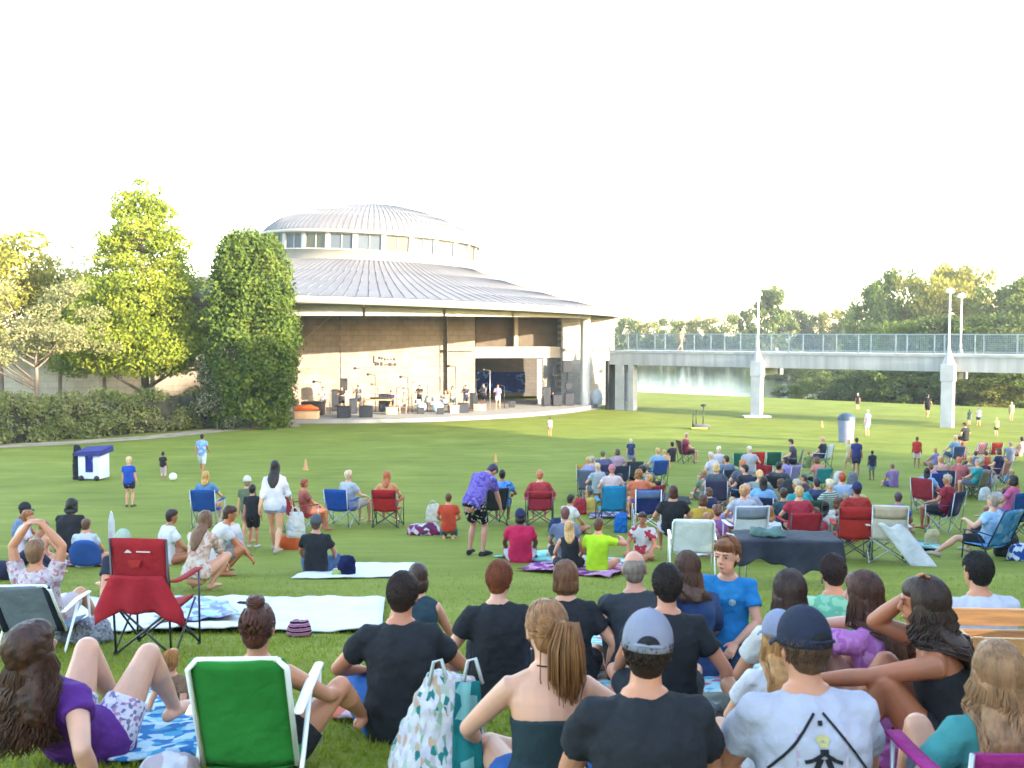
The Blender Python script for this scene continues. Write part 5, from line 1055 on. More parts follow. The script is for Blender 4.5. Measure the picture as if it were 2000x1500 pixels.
# ---------------- distant clusters
far=[ # px,ytop,pose,s,hair,haircol,skin,top,bottom,yaw,label,(chair colour,label)
(1152,892,'chair',1,'short','9a9a90',SK2,'8f90b8','6a6a80',-20,'grey-haired person in a pale violet shirt at the left end of the middle cluster',('5c6478','faded grey-blue camp chair at the left end of the middle cluster')),
(1178,880,'chair',1,'short','5a6a48',SK2,'5c5c80','44485c',10,'person in a dusty purple shirt, second in the middle cluster',('3c3c64','purple-grey camp chair, second in the middle cluster')),
(1205,878,'chair',.95,'bob','4a3c38',SK1,'b090a0','6c7060',-10,'person in a mauve top and dark hat in the middle cluster',None),
(1262,905,'chair',.9,'short','6a6a60',SK2,'7c8478','4c5048',0,'person with a grey shirt low in front of the middle cluster',None),
(1238,893,'chair',.85,'short','50505a',SK2,'40444c','303030',0,'person in charcoal hidden behind the dark chair of the middle cluster',('30343c','charcoal camp chair right of the standing navy figure')),
(1282,876,'chair',.98,'short','c0a070',SK2,'88a8c8','30405c',5,'blond person in a pale blue top in the middle cluster',('1c50a0','bright blue camp chair at the right end of the middle cluster')),
(1312,862,'cross',1,'short','2a1c18',SK1,'3c2c3c','1c1c24',40,'person in dark plum sitting on a black blanket in the middle cluster',None),
(1340,846,'chair',1,'short','c0a090',SK2,'a83c50','4c1824',-60,'person in a crimson top at the right end of the middle cluster',('58101c','dark maroon camp chair behind the crimson top')),
(1405,872,'chair',1,'short','d8d4c8',SK2,'c8bcc4','5c6470',-40,'white-haired person in pale pink, leftmost of the right crowd',None),
(1392,884,'chair',1,'short','c8bcb0',SK2,'d0c8d0','8a8a94',30,'person in a white sun hat beside the white-haired one',('6a6a74','grey camp chair leftmost of the right crowd')),
(1400,905,'chair',.98,'bob','c8b080',SK2,'4c5460','2c3038',0,'blond person in a dark grey top in the right crowd',('3c3858','slate camp chair under the blond sitter in dark grey')),
(1448,900,'chair',1,'short','a86838','d8a080','5c6070','343c50',0,'ginger person in a grey T-shirt in the right crowd',('3c4458','blue-grey camp chair under the ginger sitter')),
(1482,918,'chair',.95,'lowbun','c8a878',SK2,'8f9a90','5a607c',0,'person in a sage green shirt in front of the red chairs',('4c4c80','violet camp chair under the sage green shirt')),
(1430,932,'cross',.9,'short','5a4a60',SK1,'584c90','343450',20,'child in a violet top low in the right crowd',None),
(1520,902,'chair',1,'short','201c20',SK1,'40444c','20242c',-30,'person in dark grey beside the black pushchair',('1c1c24','black camp chair beside the pushchair')),
(1548,858,'chairlap',1,'short','2a2420',SK2,'4c4850','18181c',65,'dark-haired person in grey seen from the side, facing left',('74747c','grey camp chair holding the side-on sitter in grey')),
(1606,854,'chairlap',1,'short','c8a888',SK2,'202428','3c3434',60,'light-haired person in black seen from the side, facing left',('c4d4e4','pale blue-white camp chair holding the side-on sitter in black')),
(1590,935,'chair',.95,'short','2c2838',SK1,'343c64','20243c',0,'person in navy behind the red-haired one',('242c50','navy camp chair behind the covered table')),
(1530,955,'chair',.9,'short','3a2c28',SK1,'2c4c54','20303c',0,'person in dark teal between the white chair and the red chair',None),
(1885,826,'chair',1,'short','2c201c',SK1,'17181c','20242c',30,'dark-haired person in black at the top of the right-hand cluster',None),
(1862,850,'chair',1,'short','c8b090',SK2,'8fa8c0','4c5c80',0,'fair person in pale blue in the right-hand cluster',('3c5480','steel blue camp chair in the right-hand cluster')),
(1880,862,'cross',.9,'short','a85c48','c07858','b8182c','8c2030',20,'child in a red T-shirt in the right-hand cluster',None),
(1872,894,'chair',.9,'short','c06c50','d08870','c06468','402848',0,'person in coral between the two blue chairs',None),
(1815,905,'chair',.9,'lowbun','6a4c34',SK2,'b08ab4','1c3c80',20,'person with tied brown hair in lilac at the left of the blue chairs',('1c3c90','royal blue stool chair under the lilac top')),
(1990,852,'cross',1,'short','2a2020',SK1,'c89490','281c20',30,'person in a pale pink top at the far right edge of the lawn',None),
(1972,862,'cross',1,'short','8a8484',SK2,'8c90a0','2c2c34',-20,'grey-haired person beside the pale pink top',None),
(1745,905,'cross',.85,'short','7c5c50',SK1,'8c6ca0','404c80',0,'child in mauve behind the cream chair',None),
(1578,880,'cross',.8,'short','a07850',SK2,'7c8c5c','5c6450',0,'child in olive green on the grass between the side-on sitters',None) ,
(1466,872,'chair',1,'short','d0ccc4',SK2,'b8b4bc','4c5464',-20,'white-haired person in pearl grey beyond the green chair',None),
(1418,890,'chair',.95,'short','3c302c',SK1,'6c7c94','343c50',15,'dark-haired person in denim blue between the white-haired pair and the ginger one',('20283c','ink blue camp chair under the denim blue shirt')),
(1378,918,'cross',.95,'bob','8c6c50',SK2,'7c8870','5c6458',30,'person in moss green sitting at the left foot of the right crowd',None),
(1462,948,'chair',.9,'short','c89c80',SK2,'a0a4b4','40445c',0,'bald-looking sandy person in lavender grey in front of the violet chair',None),
(1500,925,'cross',.95,'short','2c2430',SK1,'2c2c38','1c1c24',-20,'person in near-black seated left of the pushchair wheels',None),
(1566,925,'cross',.9,'short','4c3c3c',SK1,'5c3c4c','2c2430',30,'person in dark mauve seated right of the pushchair wheels',None),
(1630,960,'cross',.9,'bob','b08c60',SK2,'c0c8cc','5c7484',0,'child with a blond bob in white between the red chair and the covered table',None),
(1478,980,'cross',.9,'short','6c4430',SK1,'408078','2c4c4c',0,'child in sea green peeking between the two white chairs',None),
(1592,990,'cross',.9,'short','5c3c2c',SK1,'a83848','3c3c48',0,'child in raspberry red behind the right end of the covered table',None),
(1166,905,'chair',.9,'short','c0b49c',SK2,'a8b0b8','5c6470',0,'fair-haired person in ash grey low in the middle cluster',None),
(1300,878,'cross',.9,'short','c8a068',SK2,'c89c74','6c5c4c',20,'child in apricot beside the bright blue camp chair',None),
(1836,892,'chair',.95,'short','b09070',SK2,'d0a090','50405c',0,'fair person in peach above the left navy chair',None),
(1905,880,'cross',.9,'short','3c2c28',SK1,'5c6c98','2c3450',-20,'child in periwinkle beside the striped chair',None),
(1925,880,'cross',.85,'short','4c3428',SK1,'c84c3c','6c2c2c',10,'child in scarlet low beside the orange-red chair',None),
]
for px,yt,pose,s,hs,hc,sk,top,bot,yaw,label,chr_ in far:
    yaw+=random.uniform(-16,16); lx=random.uniform(-.8,.8); wz=random.uniform(-.12,.18)
    b,d=P_(px,yt,label,pose,s=s*random.uniform(.97,1.05),hs=hs,hc=hc,sk=sk,top=top,bot=bot,yaw=R(yaw),near=0,L=.2,look=(lx,1,random.uniform(-.4,.1)),u=(random.uniform(-.08,.08),random.uniform(-.25,.1),1),w=random.uniform(.95,1.22))
    if chr_: camp_chair(chr_[0],at(px,d-.15),R(yaw),chr_[1],group='camp chairs on the lawn',frame=random.choice((SILM,BLKM,BLKM)),h=random.uniform(.84,.98))
for px,yt,col,lab,rz in ((1474,880,'b81c20','empty red camp chair, upper one of the red pair in the right crowd',10),(1500,905,'a00c24','dark red camp chair, lower one of the red pair in the right crowd',-15),(1449,882,'1c6c54','empty green camp chair left of the red pair',0),(1508,880,'146048','empty green camp chair right of the red pair',5),
    (1840,915,'1c3450','dark blue camp chair, left one of the navy pair at the right',0),(1880,902,'10407c','blue camp chair, right one of the navy pair at the right',-5),(1906,862,'b83c60','red and white striped camp chair at the top right',20),(1936,862,'b0302c','orange-red camp chair at the top right',0),(1205,906,'2c3450','dark slate camp chair in the middle cluster',10)):
    d=solve(yt,.92); m_=pattern('red_stripe',['b83058','d8c0cc'],8,'DIAGONAL') if 'striped' in lab else None
    camp_chair(col,at(px,d),R(rz+random.uniform(-22,22)),lab,group='camp chairs on the lawn',frame=SILM,m=m_)
for px,yt,yb,pose,hs,hc,sk,top,bot,yaw,lab in (
(1232,857,918,'stand','short','c8c4bc',SK2,'143464','8a86b0',0,'white-haired person in a navy top standing in the middle cluster'),
(1672,855,930,'stand','short','3a2420','9a6450','20286c','1a2050',-20,'child in a navy blue outfit standing on the open lawn'),
(1658,858,925,'walk','short','c8a888',SK2,'d0cc9c','c8b48c',30,'pale child in cream standing close to the navy outfit'),
(1703,880,938,'stand','short','17120f','5c3a2a','151a38','6c8890',0,'small child in a black T-shirt and grey shorts on the open lawn'),
(1790,853,915,'stand','short','5a3828','8a5840','b8281c','dcc8d4',-30,'child in a red shirt and white shorts left of the blue chairs'),
(1811,770,816,'walk','short','20242c',SK1,'181c28','181c24',-40,'person in dark clothes walking beside the right bridge pier'),
(1675,768,800,'stand','short','d8d0c8',SK2,'17181c','20242c',0,'distant person in black standing near the lake bank'),
(1694,800,852,'stand','short','c8b8a8',SK2,'8fa8d0','b0c0dc',20,'person in pale blue beside the grey bin'),
(1911,795,832,'walk','short','c8b8a8',SK2,'dfe4ea','344c70',-20,'person in a white top and blue jeans on the far right lawn'),
(1893,800,830,'stand','short','5c6c60',SK2,'4c8078','44607c',0,'person in a teal top left of the white top on the far right lawn'),
(1946,816,852,'stand','short','c8b870',SK2,'c8dc70','28342c',0,'child in a neon yellow top on the far right lawn'),
(1975,785,822,'stand','short','b8b890',SK2,'c4cc98','b4b888',0,'person in faded yellow under the bridge at the far right'),
(1074,815,852,'stand','short','6a4634',SK2,'e0d8d4','b09a84',10,'small child in white alone on the sunlit strip before the stage')):
    SB(px,yt,yb,lab,pose,hs=hs,hc=hc,sk=sk,top=top,bot=bot,yaw=R(yaw),near=0,legs=.8)
P_(1345,640,'person in tan clothes with black hair walking on the bridge','walk',d=73.6,s=1,dz=4.72-0,hs='short',hc='15120f',sk='c98d6c',top='d8b078',bot='a89470',yaw=R(-60),near=0); o=PEOPLE[-1]; t=(X(1345,71.5,4.7)-B0.x)/bd.x; p=B0+bd*t; o.location=(p.x,p.y,BT)
# ---------------- objects on the lawn
WCL=noisy('white_sheet',(.50,.50,.52),.9,2.5,.08,.5,9,.03)
blanket('ground_sheet',[(-60,8.75),(745,8.75),(752,11.2),(-60,11.4)],WCL,'long white sheet spread across the grass behind the bun and the red chair','blanket',dz=.02,seed=1,n=60,amp=.028)
blanket('ground_sheet',[(568,13.5),(818,13.7),(812,15.5),(640,15.6)],WCL,'smaller white sheet under the person in the grey cap','blanket',dz=.015,seed=2,n=24,amp=.012)
blanket('patterned_blanket',[(205,4.3),(470,4.4),(450,6.3),(252,6.4)],pattern('blue_leaf',['2a78b8','b8d4e4','4aa4cc','d0e0e8','2470b0','8cc4dc'],16),'blue and white patterned blanket left of the green chair','blanket',seed=3,n=24)
blanket('patterned_blanket',[(1130,4.6),(1395,4.5),(1480,7.6),(1150,8.6)],pattern('aqua_print',['7cc0d0','a8d4dc','c4dce0','60b0c8','c05a78','b4d8dc'],13),'aqua print blanket under the group in the centre right','blanket',seed=4,n=24)
blanket('patterned_blanket',[(1390,5.0),(1560,5.0),(1500,7.9),(1375,7.9)],pattern('pale_aqua',['b8d0cc','c8dcd8','a8ccc8','d0ccd0','d8dcd8'],7),'pale mint and white blanket beside the child in bright blue','blanket',seed=5,n=20)
blanket('patterned_blanket',[(1400,4.0),(1520,4.0),(1520,5.0),(1385,5.0)],pattern('pale_pink',['d4c4c4','dccccc','c89c9c','e0d4d4'],18),'pale pink blanket corner left of the lilac T-shirt','blanket',seed=6,n=14)
blanket('patterned_blanket',[(1690,3.4),(1850,3.3),(1830,4.6),(1660,4.6)],pattern('pink_quilt',['c85c9c','d888b8','cc6ca8','dca4c8'],8),'bright pink blanket under the black skirt','blanket',seed=7,n=14)
blanket('play_mat',[(962,16.6),(1150,15.1),(1245,15.9),(1060,17.4)],pattern('teal_mat',['6ac0b8','a8dcd4','8cccc4','c0dcd8'],5),'pale teal mat under the magenta T-shirt','mat',seed=8,n=20)
blanket('quilt',[(1010,14.6),(1190,13.6),(1262,15.0),(1080,15.9)],pattern('purple_quilt',['8a3c80','c890b4','dcb4c8','6a2c70','b87ca8'],9),'purple and pink patchwork quilt under the neon yellow T-shirt','blanket',seed=9,n=20,amp=.03)
blanket('towel',[(130,15.2),(215,15.2),(216,17.2),(140,17.4)],pattern('mauve_towel',['a87088','c8a0ac','8c5a78'],6),'mauve towel behind the round blue floor seat','towel',seed=10,n=12)
blanket('towel',[(258,10.6),(330,10.4),(420,9.4),(330,8.9)],pattern('mint_towel',['7cb0a0','d89880','a8ccc0'],5),'mint and coral towel partly under the red chair','towel',seed=11,n=14)
blanket('towel',[(-20,8.9),(45,8.9),(48,9.8),(-20,9.9)],cloth('b84c68'),'crumpled rose pink towel on the sheet at the left edge','towel',seed=12,n=10,dz=.05,amp=.04)
blanket('patterned_blanket',[(300,9.0),(470,9.3),(440,10.6),(330,11.0)],pattern('pastel_print',['a8b4d8','c8d8e8','8c94cc','b0dcd0','d8d4e8'],12),'pastel blue and lilac print cloth behind the red chair','blanket',seed=13,n=16,dz=.05,amp=.05)
blanket('black_blanket',[(1300,27.5),(1350,27),(1345,29),(1300,29)],cloth('14141c'),'black blanket under the plum-dressed sitter','blanket',seed=14,n=8)
bag('picnic_bag',at(178,8.25),.36,.24,.22,pattern('grey_weave',['8c8c98','a4a4ac','74747f','b0b0b8'],60),'grey woven bag lying beside the low beach chair',seed=1)
bag('pillow',at(140,8.35),.26,.2,.16,cloth('8a8f9c'),'small grey cushion tucked against the woven bag',cat='cushion')
bag('handbag',at(585,8.6),.22,.16,.15,pattern('pink_stripe',['b0688c','d0a0b4','301820'],8,'Z'),'pink and black striped pouch on the long white sheet')
bag('sandals',at(480,10.6,.03),.2,.1,.05,cloth('17181c'),'dark pair of sandals left on the long white sheet',cat='shoes')
bag('backpack',at(677,13.9),.26,.22,.30,pattern('navy_pack',['161c40','1c2450','3a4068'],6),'navy backpack beside the person in the grey cap')
bag('picnic_bag',at(657,13.8),.14,.12,.1,cloth('a8c060'),'small lime green snack bag between the grey cap and the navy backpack')
bag('blanket_pile',at(828,20.4),.72,.4,.24,pattern('plum_pile',['6a3c60','c8b4c4','dcd0d8','8c2c50'],11),'pile of plum and white blankets between the orange chair and the orange T-shirt',cat='blanket')
bag('canvas_bag',at(846,21.6,.15),.34,.22,.40,cloth('d4ccb8'),'cream canvas bag on the pile of plum blankets',handle=cloth('c8c0a8'))
bag('cool_box',at(1090,20.6),.42,.3,.34,cloth('1c2c54'),'navy cool box beside the dark-haired white T-shirt',cat='cool box')
bag('backpack',at(1505,19),.4,.3,.4,cloth('2a2c34'),'dark grey backpack in the thick of the right crowd')
# front row things
SB_=pattern('tropical_bag',['2c7c7c','b8c4b8','c8a890','d4d0d0','e0dcdc','8cac90','d0c8d4','d8d4dc','c4bcc0'],58,stretch=(1,1,.45))
mb=MB(); vs=[]
mb.loft([(0,0,0),(0,0,.05),(.0,0,.22),(.03,0,.40),(.05,0,.50)],[.215,.225,.19,.135,.10],[.11,.12,.10,.06,.03],right=(1,0,0),n=22)
bg_=mb.build('shopping_bag',SB_,None,loc=at(862,3.95),rz=R(6),voxel=.014,sm=2,disp=[(.05,.16),(.02,.05)]); tag(bg_,'slouching tropical print shopping bag standing on the grass in the front row','bag')
sheet('teal_panel',lambda u,v:(.03+.14*u-.045*v*u+.03*v,-.128+.065*v+.01*math.sin(u*9),.04+.44*v),8,10,pattern('teal_panel',['1c7474','247c7c','1c6c70','7cb0ac','1c6c74'],16),bg_,.006,disp=[(.03,.1)])
for sx in(-.02,.12):
    mb=MB(); mb.tube([(sx-.03,-.03,.46),(sx-.01,-.04,.56),(sx+.02,-.04,.57),(sx+.05,-.03,.46)],.008,n=6); mb.build('handle',cloth('c8ccc8'),bg_)
bag('plastic_bag',at(905,3.45),.20,.16,.17,noisy('white_plastic',(.6,.6,.62),.35,9,.1,.8,30,.01),'crumpled white plastic bag in front of the tropical print bag')
bag('snack_bag',at(893,3.3),.14,.1,.10,cloth('a8b83c'),'yellow-green snack packet at the bottom edge')
bag('black_bag',at(1365,4.5),.26,.22,.24,noisy('black_plastic',(.03,.035,.035),.25,14,.3,1.0,30,.02),'shiny black bag on the blanket beside the leaning arm')
bag('plate_bag',at(1395,4.75,.02),.16,.14,.22,cloth('70766c'),'grey-green rounded pouch behind the shiny black bag')
bag('snack_bag',at(1420,3.75),.14,.12,.16,cloth('b4cc3c'),'lime green packet between the grey cap and the lilac T-shirt')
bag('white_cloth',at(330,3.95),.26,.2,.15,pattern('paper_print',['c8c4cc','d0ccd4','b8a8ac','d4d0d4'],9),'crumpled pale grey cloth beside the green chair',cat='cloth')
bag('dark_tote',at(330,3.65),.26,.2,.13,cloth('1c2420'),'dark green tote lying by the crumpled cloth')
bag('food_box',at(268,3.6),.12,.1,.05,cloth('c8401c'),'small orange-red food packet at the bottom left',cat='packet')
blanket('towel',[(640,5.2),(715,5.0),(700,5.8),(650,6.0)],pattern('coral_paper',['d8b0b8','d46c54'],3),'pink and coral towel left of the broad person in black','towel',seed=15,n=8)
def cup(p,col,lab,h=.12,r=.042): mb=MB(); mb.rev([(.01,0),(r*.75,0),(r,h),(r-.004,h),(r*.7,.01)],18); o=mb.build('cup',plastic(col),None,loc=p); tag(o,lab,'cup')
cup(at(1672,4.2,.08),'b8141c','red plastic cup held low between the pink T-shirt and the black skirt',.13,.05)
mb=MB(); mb.box((0,0,.05),(.06,.09,.05)); tag(mb.build('camera_pouch',cloth('101014'),None,loc=at(1690,4.0,.0),bevel=.015),'small black pouch beside the red cup','pouch')
# wooden wagon
WD=noisy('varnished_wood',(.42,.20,.075),.45,3,.3,.5,22,.006,stretch=(1,9,9)); wg=empty('wooden_wagon',at(2012,4.7,-.085),R(-4),'varnished wooden wagon with slatted sides at the right edge','wagon')
for j,(z,hh) in enumerate(((.42,.045),(.53,.045),(.64,.045))):
    for yy in(-.25,.25): mb=MB(); mb.box((0,yy,z),(.40,.012,hh)); mb.build('slat',WD,wg,smooth=False,bevel=.004)
    for xx in(-.40,.40): mb=MB(); mb.box((xx,0,z),(.012,.235,hh)); mb.build('slat',WD,wg,smooth=False,bevel=.004)
for xx in(-.37,-.10,.14,.37): mb=MB(); mb.box((xx,-.272,.53),(.022,.010,.165)); mb.build('post',WD,wg,smooth=False,bevel=.003)
mb=MB(); mb.box((0,0,.35),(.42,.26,.015)); mb.build('bed',WD,wg,smooth=False)
mb=MB(); mb.box((0,0,.25),(.34,.2,.08)); mb.build('undercarriage',cloth('5c0c14'),wg,bevel=.01)
for xx in(-.28,.28):
    for yy in(-.27,.27): mb=MB(); mb.loft([(xx,yy-.03,.13),(xx,yy+.03,.13)],[.13,.13],n=20); mb.build('wheel',plastic('15151a'),wg,bevel=.01)
# covered table
tb=empty('folding_table',at(1532,12.6),R(-3),'folding table under a dark tablecloth in the middle of the right crowd','table'); tb.scale=(.88,.9,.93)
for sx in(-.62,.62):
    for sy in(-.25,.25): tube_part('leg',[(sx,sy,0),(sx,sy,.68)],.014,SILM,tb)
mb=MB(); mb.box((0,0,.70),(.70,.36,.015)); mb.build('tabletop',plastic('c8c8c4'),tb,smooth=False)
tc=empty('tablecloth',at(1532,12.6),R(-3),'dark navy and charcoal tablecloth hanging nearly to the grass','tablecloth'); tc.scale=(.88,.9,.93)
def tcf(u,v):
    x=-.74+1.48*u; 
    if v<.35: return (x,.38-.76*v/.35,.735+.006*math.sin(x*9))
    t=(v-.35)/.65; return (x*(1+.04*t),-.385-.05*t-.035*math.sin(x*11+1)*t,.73-.40*t*(.85+.22*math.sin(x*5+.6)+.08*math.sin(x*17)))
sheet('cloth_sheet',tcf,30,20,noisy('navy_cloth',(.012,.017,.035),.85,1.5,.4,.6,9,.03,col2=(.035,.035,.045)),tc,.006,disp=[(.02,.1)])
bag('food_tray',at(1500,12.6,.695),.5,.3,.07,cloth('5c7c74'),'grey-green tray on the covered table',cat='tray')
# umbrella, ball, cones, cart, bins
mb=MB(); um=empty('folded_umbrella',at(219,17.0),0,'small closed white umbrella standing in the grass behind the left group','umbrella',s=.68)
mb.rev([(.012,0),(.012,1.15)],10); mb.build('pole',WHM,um); mb=MB(); mb.rev([(.06,.25),(.085,.4),(.075,.9),(.03,1.12)],14); mb.build('canopy',cloth('d8dcdc'),um,disp=[(.03,.06)])
mb=MB(); mb.rev([(.07,0),(.075,.12),(.05,.16)],14); mb.build('base',cloth('c89040'),um)
mb=MB(); mb.ell((0,0,.14),.14,.14,.14,None,20,12); tag(mb.build('ball',plastic('d4dccc'),None,loc=at(338,34.6)),'white ball on the grass near the toddler','ball')
for px,py,s_,lab in ((597,918,1.3,'larger orange marker cone on the open lawn'),(968,902,1,'small orange marker cone near the top of the open lawn'),(1605,834,1.2,'faded orange marker cone on the lawn below the bridge')):
    d=solve(py,0); mb=MB(); mb.rev([(.10,.0),(.10,.02),(.07,.03),(.02,.34),(.005,.345)],16); tag(mb.build('marker_cone',noisy('faded_orange',(.42,.20,.07),.6,3,.1,0),None,loc=at(px,d),sc=s_),lab,'cone','orange marker cones on the lawn')
d=solve(937,0); ct=empty('games_cart',at(184,d),R(-8),'white cart with a slanted purple-blue cover on the left of the lawn','cart')
mb=MB(); mb.box((0,0,.55),(.42,.32,.48)); mb.build('body',plastic('c8cce0'),ct,bevel=.03)
mb=MB(); mb.add([(-.50,-.40,1.02),(.52,-.40,1.10),(.52,.40,1.22),(-.50,.40,1.14),(-.50,-.42,.90),(.52,-.42,.92),(.52,.42,1.0),(-.50,.42,.98)],[(0,1,2,3),(0,4,5,1),(1,5,6,2),(2,6,7,3),(3,7,4,0)]); mb.build('cover',cloth('34307c'),ct,smooth=False,solid=.02)
mb=MB(); mb.box((.02,-.335,.62),(.14,.012,.30)); mb.build('poster',pattern('poster',['2c3484','5c64b0','343c90'],7),ct,smooth=False)
for sx in(-.3,.3): mb=MB(); mb.loft([(sx,-.36,.1),(sx,-.28,.1)],[.1,.1],n=16); mb.build('wheel',plastic('17171c'),ct)
b_=bag('black_sack',at(152,d+.1),.34,.3,1.25,cloth('15151a'),'tall black sack leaning on the left side of the white cart',cat='sack')
d=solve(864,0); bn_=empty('litter_bin',at(1652,d),0,'grey rounded litter bin with a dark open top on the lawn','bin')
mb=MB(); mb.rev([(.36,0),(.42,.9),(.44,1.25)],20); mb.build('body',plastic('74768c'),bn_); mb=MB(); mb.rev([(.46,1.2),(.46,1.32),(.36,1.5),(.05,1.58)],20); mb.build('lid',plastic('2c3c4c'),bn_)
d=solve(838,0); st=empty('equipment_trolley',at(1366,d),0,'dark trolley with thin upright poles on the lawn before the bridge','trolley')
mb=MB(); mb.box((.1,0,.2),(.5,.3,.10)); mb.build('platform',plastic('3c3c40'),st,bevel=.02)
for x,h_ in((-.42,1.0),(-.22,1.2),(.22,1.45)): tube_part('pole',[(x,0,.1),(x+.03,0,h_)],.035,plastic('22241f'),st)
mb=MB(); mb.ell((.25,0,1.5),.2,.14,.09); mb.build('knob',plastic('1c2018'),st)
mb=MB(); mb.box((-.1,-.4,.09),(.5,.10,.06)); mb.build('crate',plastic('8c8c40'),st,bevel=.02)
# pushchair in the right crowd
d=21.5; ps=empty('pushchair',at(1538,d),R(30),'black pushchair with a raised hood in the right crowd','pushchair')
mb=MB(); mb.ell((0,-.1,.85),.26,.32,.28,None,16,9,z0=0); mb.build('hood',cloth('15151a'),ps,solid=.01); mb=MB(); mb.loft([(0,.2,.4),(0,-.1,.45),(0,-.3,.85)],[.2,.22,.2],[.05,.06,.05],right=(1,0,0),round_=True); mb.build('seat',cloth('1c1c24'),ps)
for sx in(-.25,.25):
    tube_part('frame',[(sx,.4,.12),(sx,-.1,.5),(sx,-.5,1.0)],.015,BLKM,ps)
    for yy in(-.3,.4): mb=MB(); mb.loft([(sx-.02,yy,.12),(sx+.02,yy,.12)],[.12,.12],n=16); mb.build('wheel',plastic('101014'),ps)
# ---------------- band on the stage
def ST(px,d): return V((X(px,d,.3),d,.28))
def musician(px,d,label,pose='play',**kw):
    o=person(X(px,d,.3),d,label,pose,near=0,s=1.12,**kw); o.location=ST(px,d); return o
musician(632,70.5,'musician in a pale shirt behind the left microphone stand',hs='short',hc='3a2a20',top='b8b4c8',bot='4a4440',yaw=R(175))
musician(668,71,'musician in dark clothes standing left of the keyboard table',hs='short',hc='17120f',top='1c2024',bot='15161a',yaw=R(180))
musician(764,72.5,'musician in navy seated behind the front singer','sitplay',hs='short',hc='20160f',top='2c2c50',bot='17171c',yaw=R(180))
musician(790,70.5,'singer in a cream outfit sitting on a stool at the stage front','sitplay',hs='short',hc='6a5038',top='c8c4a4',bot='b8b094',yaw=R(170))
musician(870,72.5,'drummer in a pale shirt behind the drum kit','sitplay',hs='short',hc='a07858',top='8c8c84',bot='3c4444',yaw=R(185))
musician(884,71.5,'guitarist with long dark red hair right of the drum kit',hs='long',L=.2,hc='401410',top='b8ac94',bot='2c3c3c',yaw=R(180))
musician(910,73,'musician in a dark blue top near the corner of the opening',hs='short',hc='201814',top='2c3450',bot='20242c',yaw=R(175))
musician(972,74,'bass player in a violet shirt in front of the blue banner',hs='short',hc='2a1c14',top='8078a8',bot='b8b4b8',yaw=R(190))
musician(1078,78,'crew member in dark blue crouching by the speakers','crouch',hs='short',hc='1c1612',top='283050',bot='20242c',yaw=R(190))
def spk(px,d,w,h,z,lab,m='15161c'):
    o=empty('loudspeaker',ST(px,d)+V((0,0,z)),0,lab,'loudspeaker','loudspeakers on the stage'); mb=MB(); mb.box((0,0,h/2),(w/2,w*.4,h/2)); mb.build('cabinet',plastic(m,.6),o,bevel=.02)
    mb=MB(); mb.box((0,-w*.405,h/2),(w*.42,.012,h*.44)); mb.build('grille',noisy('grille',(.03,.03,.035),.6,40,.4,.3),o,smooth=False)
spk(672,66.6,.85,.8,0,'square black monitor at the stage front, left one of two'); spk(715,67,.85,.8,0,'square black monitor at the stage front, right one of two')
spk(672,73,.5,.9,1.5,'black loudspeaker raised behind the musician in dark clothes'); spk(1088,77.5,.7,.9,.0,'black floor loudspeaker left of the white column'); spk(1112,78,.75,1.0,.0,'black floor loudspeaker next to the white column')
spk(1108,78.6,.8,.95,2.6,'black loudspeaker high on a pole near the white column'); spk(1085,79,.45,.9,2.3,'narrow black loudspeaker on a pole by the ribbed door'); spk(905,71,.8,.7,0,'black amplifier at the corner of the opening')
spk(1110,78.2,.5,.5,1.3,'small black loudspeaker midway up beside the white column')
for px,d,h_ in ((1108,78.7,2.6),(1085,79.1,2.3),(672,73.1,1.5)): tag(tube_part('speaker_pole',[tuple(ST(px,d)+V((0,.1,0))),tuple(ST(px,d)+V((0,.1,h_)))],.05,plastic('1c1c20'),None),'black pole holding up the speaker at %s'%({1108:'the white column',1085:'the ribbed door',672:'the left of the stage'}[px]),'pole')
for px,d,h_,lab in ((628,69,2.3,'thin pale microphone stand at the left of the stage'),(708,70,3.2,'tall pale light stand behind the monitors'),(733,71.5,2.7,'dark microphone boom behind the keyboard table'),(890,72.3,3.3,'tall dark stand with two lamps right of the drums'),(797,70,2.6,'microphone stand beside the cream singer'),(957,73,3.0,'pale stand in front of the blue banner')):
    o=empty('microphone_stand',ST(px,d),0,lab,'stand'); tube_part('pole',[(0,0,0),(0,0,h_)],.03,metal((.4,.38,.34)) if 'pale' in lab else BLKM,o)
    tube_part('boom',[(0,0,h_),(-.45,-.1,h_+.08)],.03,BLKM,o); mb=MB(); mb.ell((-.5,-.1,h_+.06),.13,.1,.1); mb.build('head',plastic('2a2420'),o)
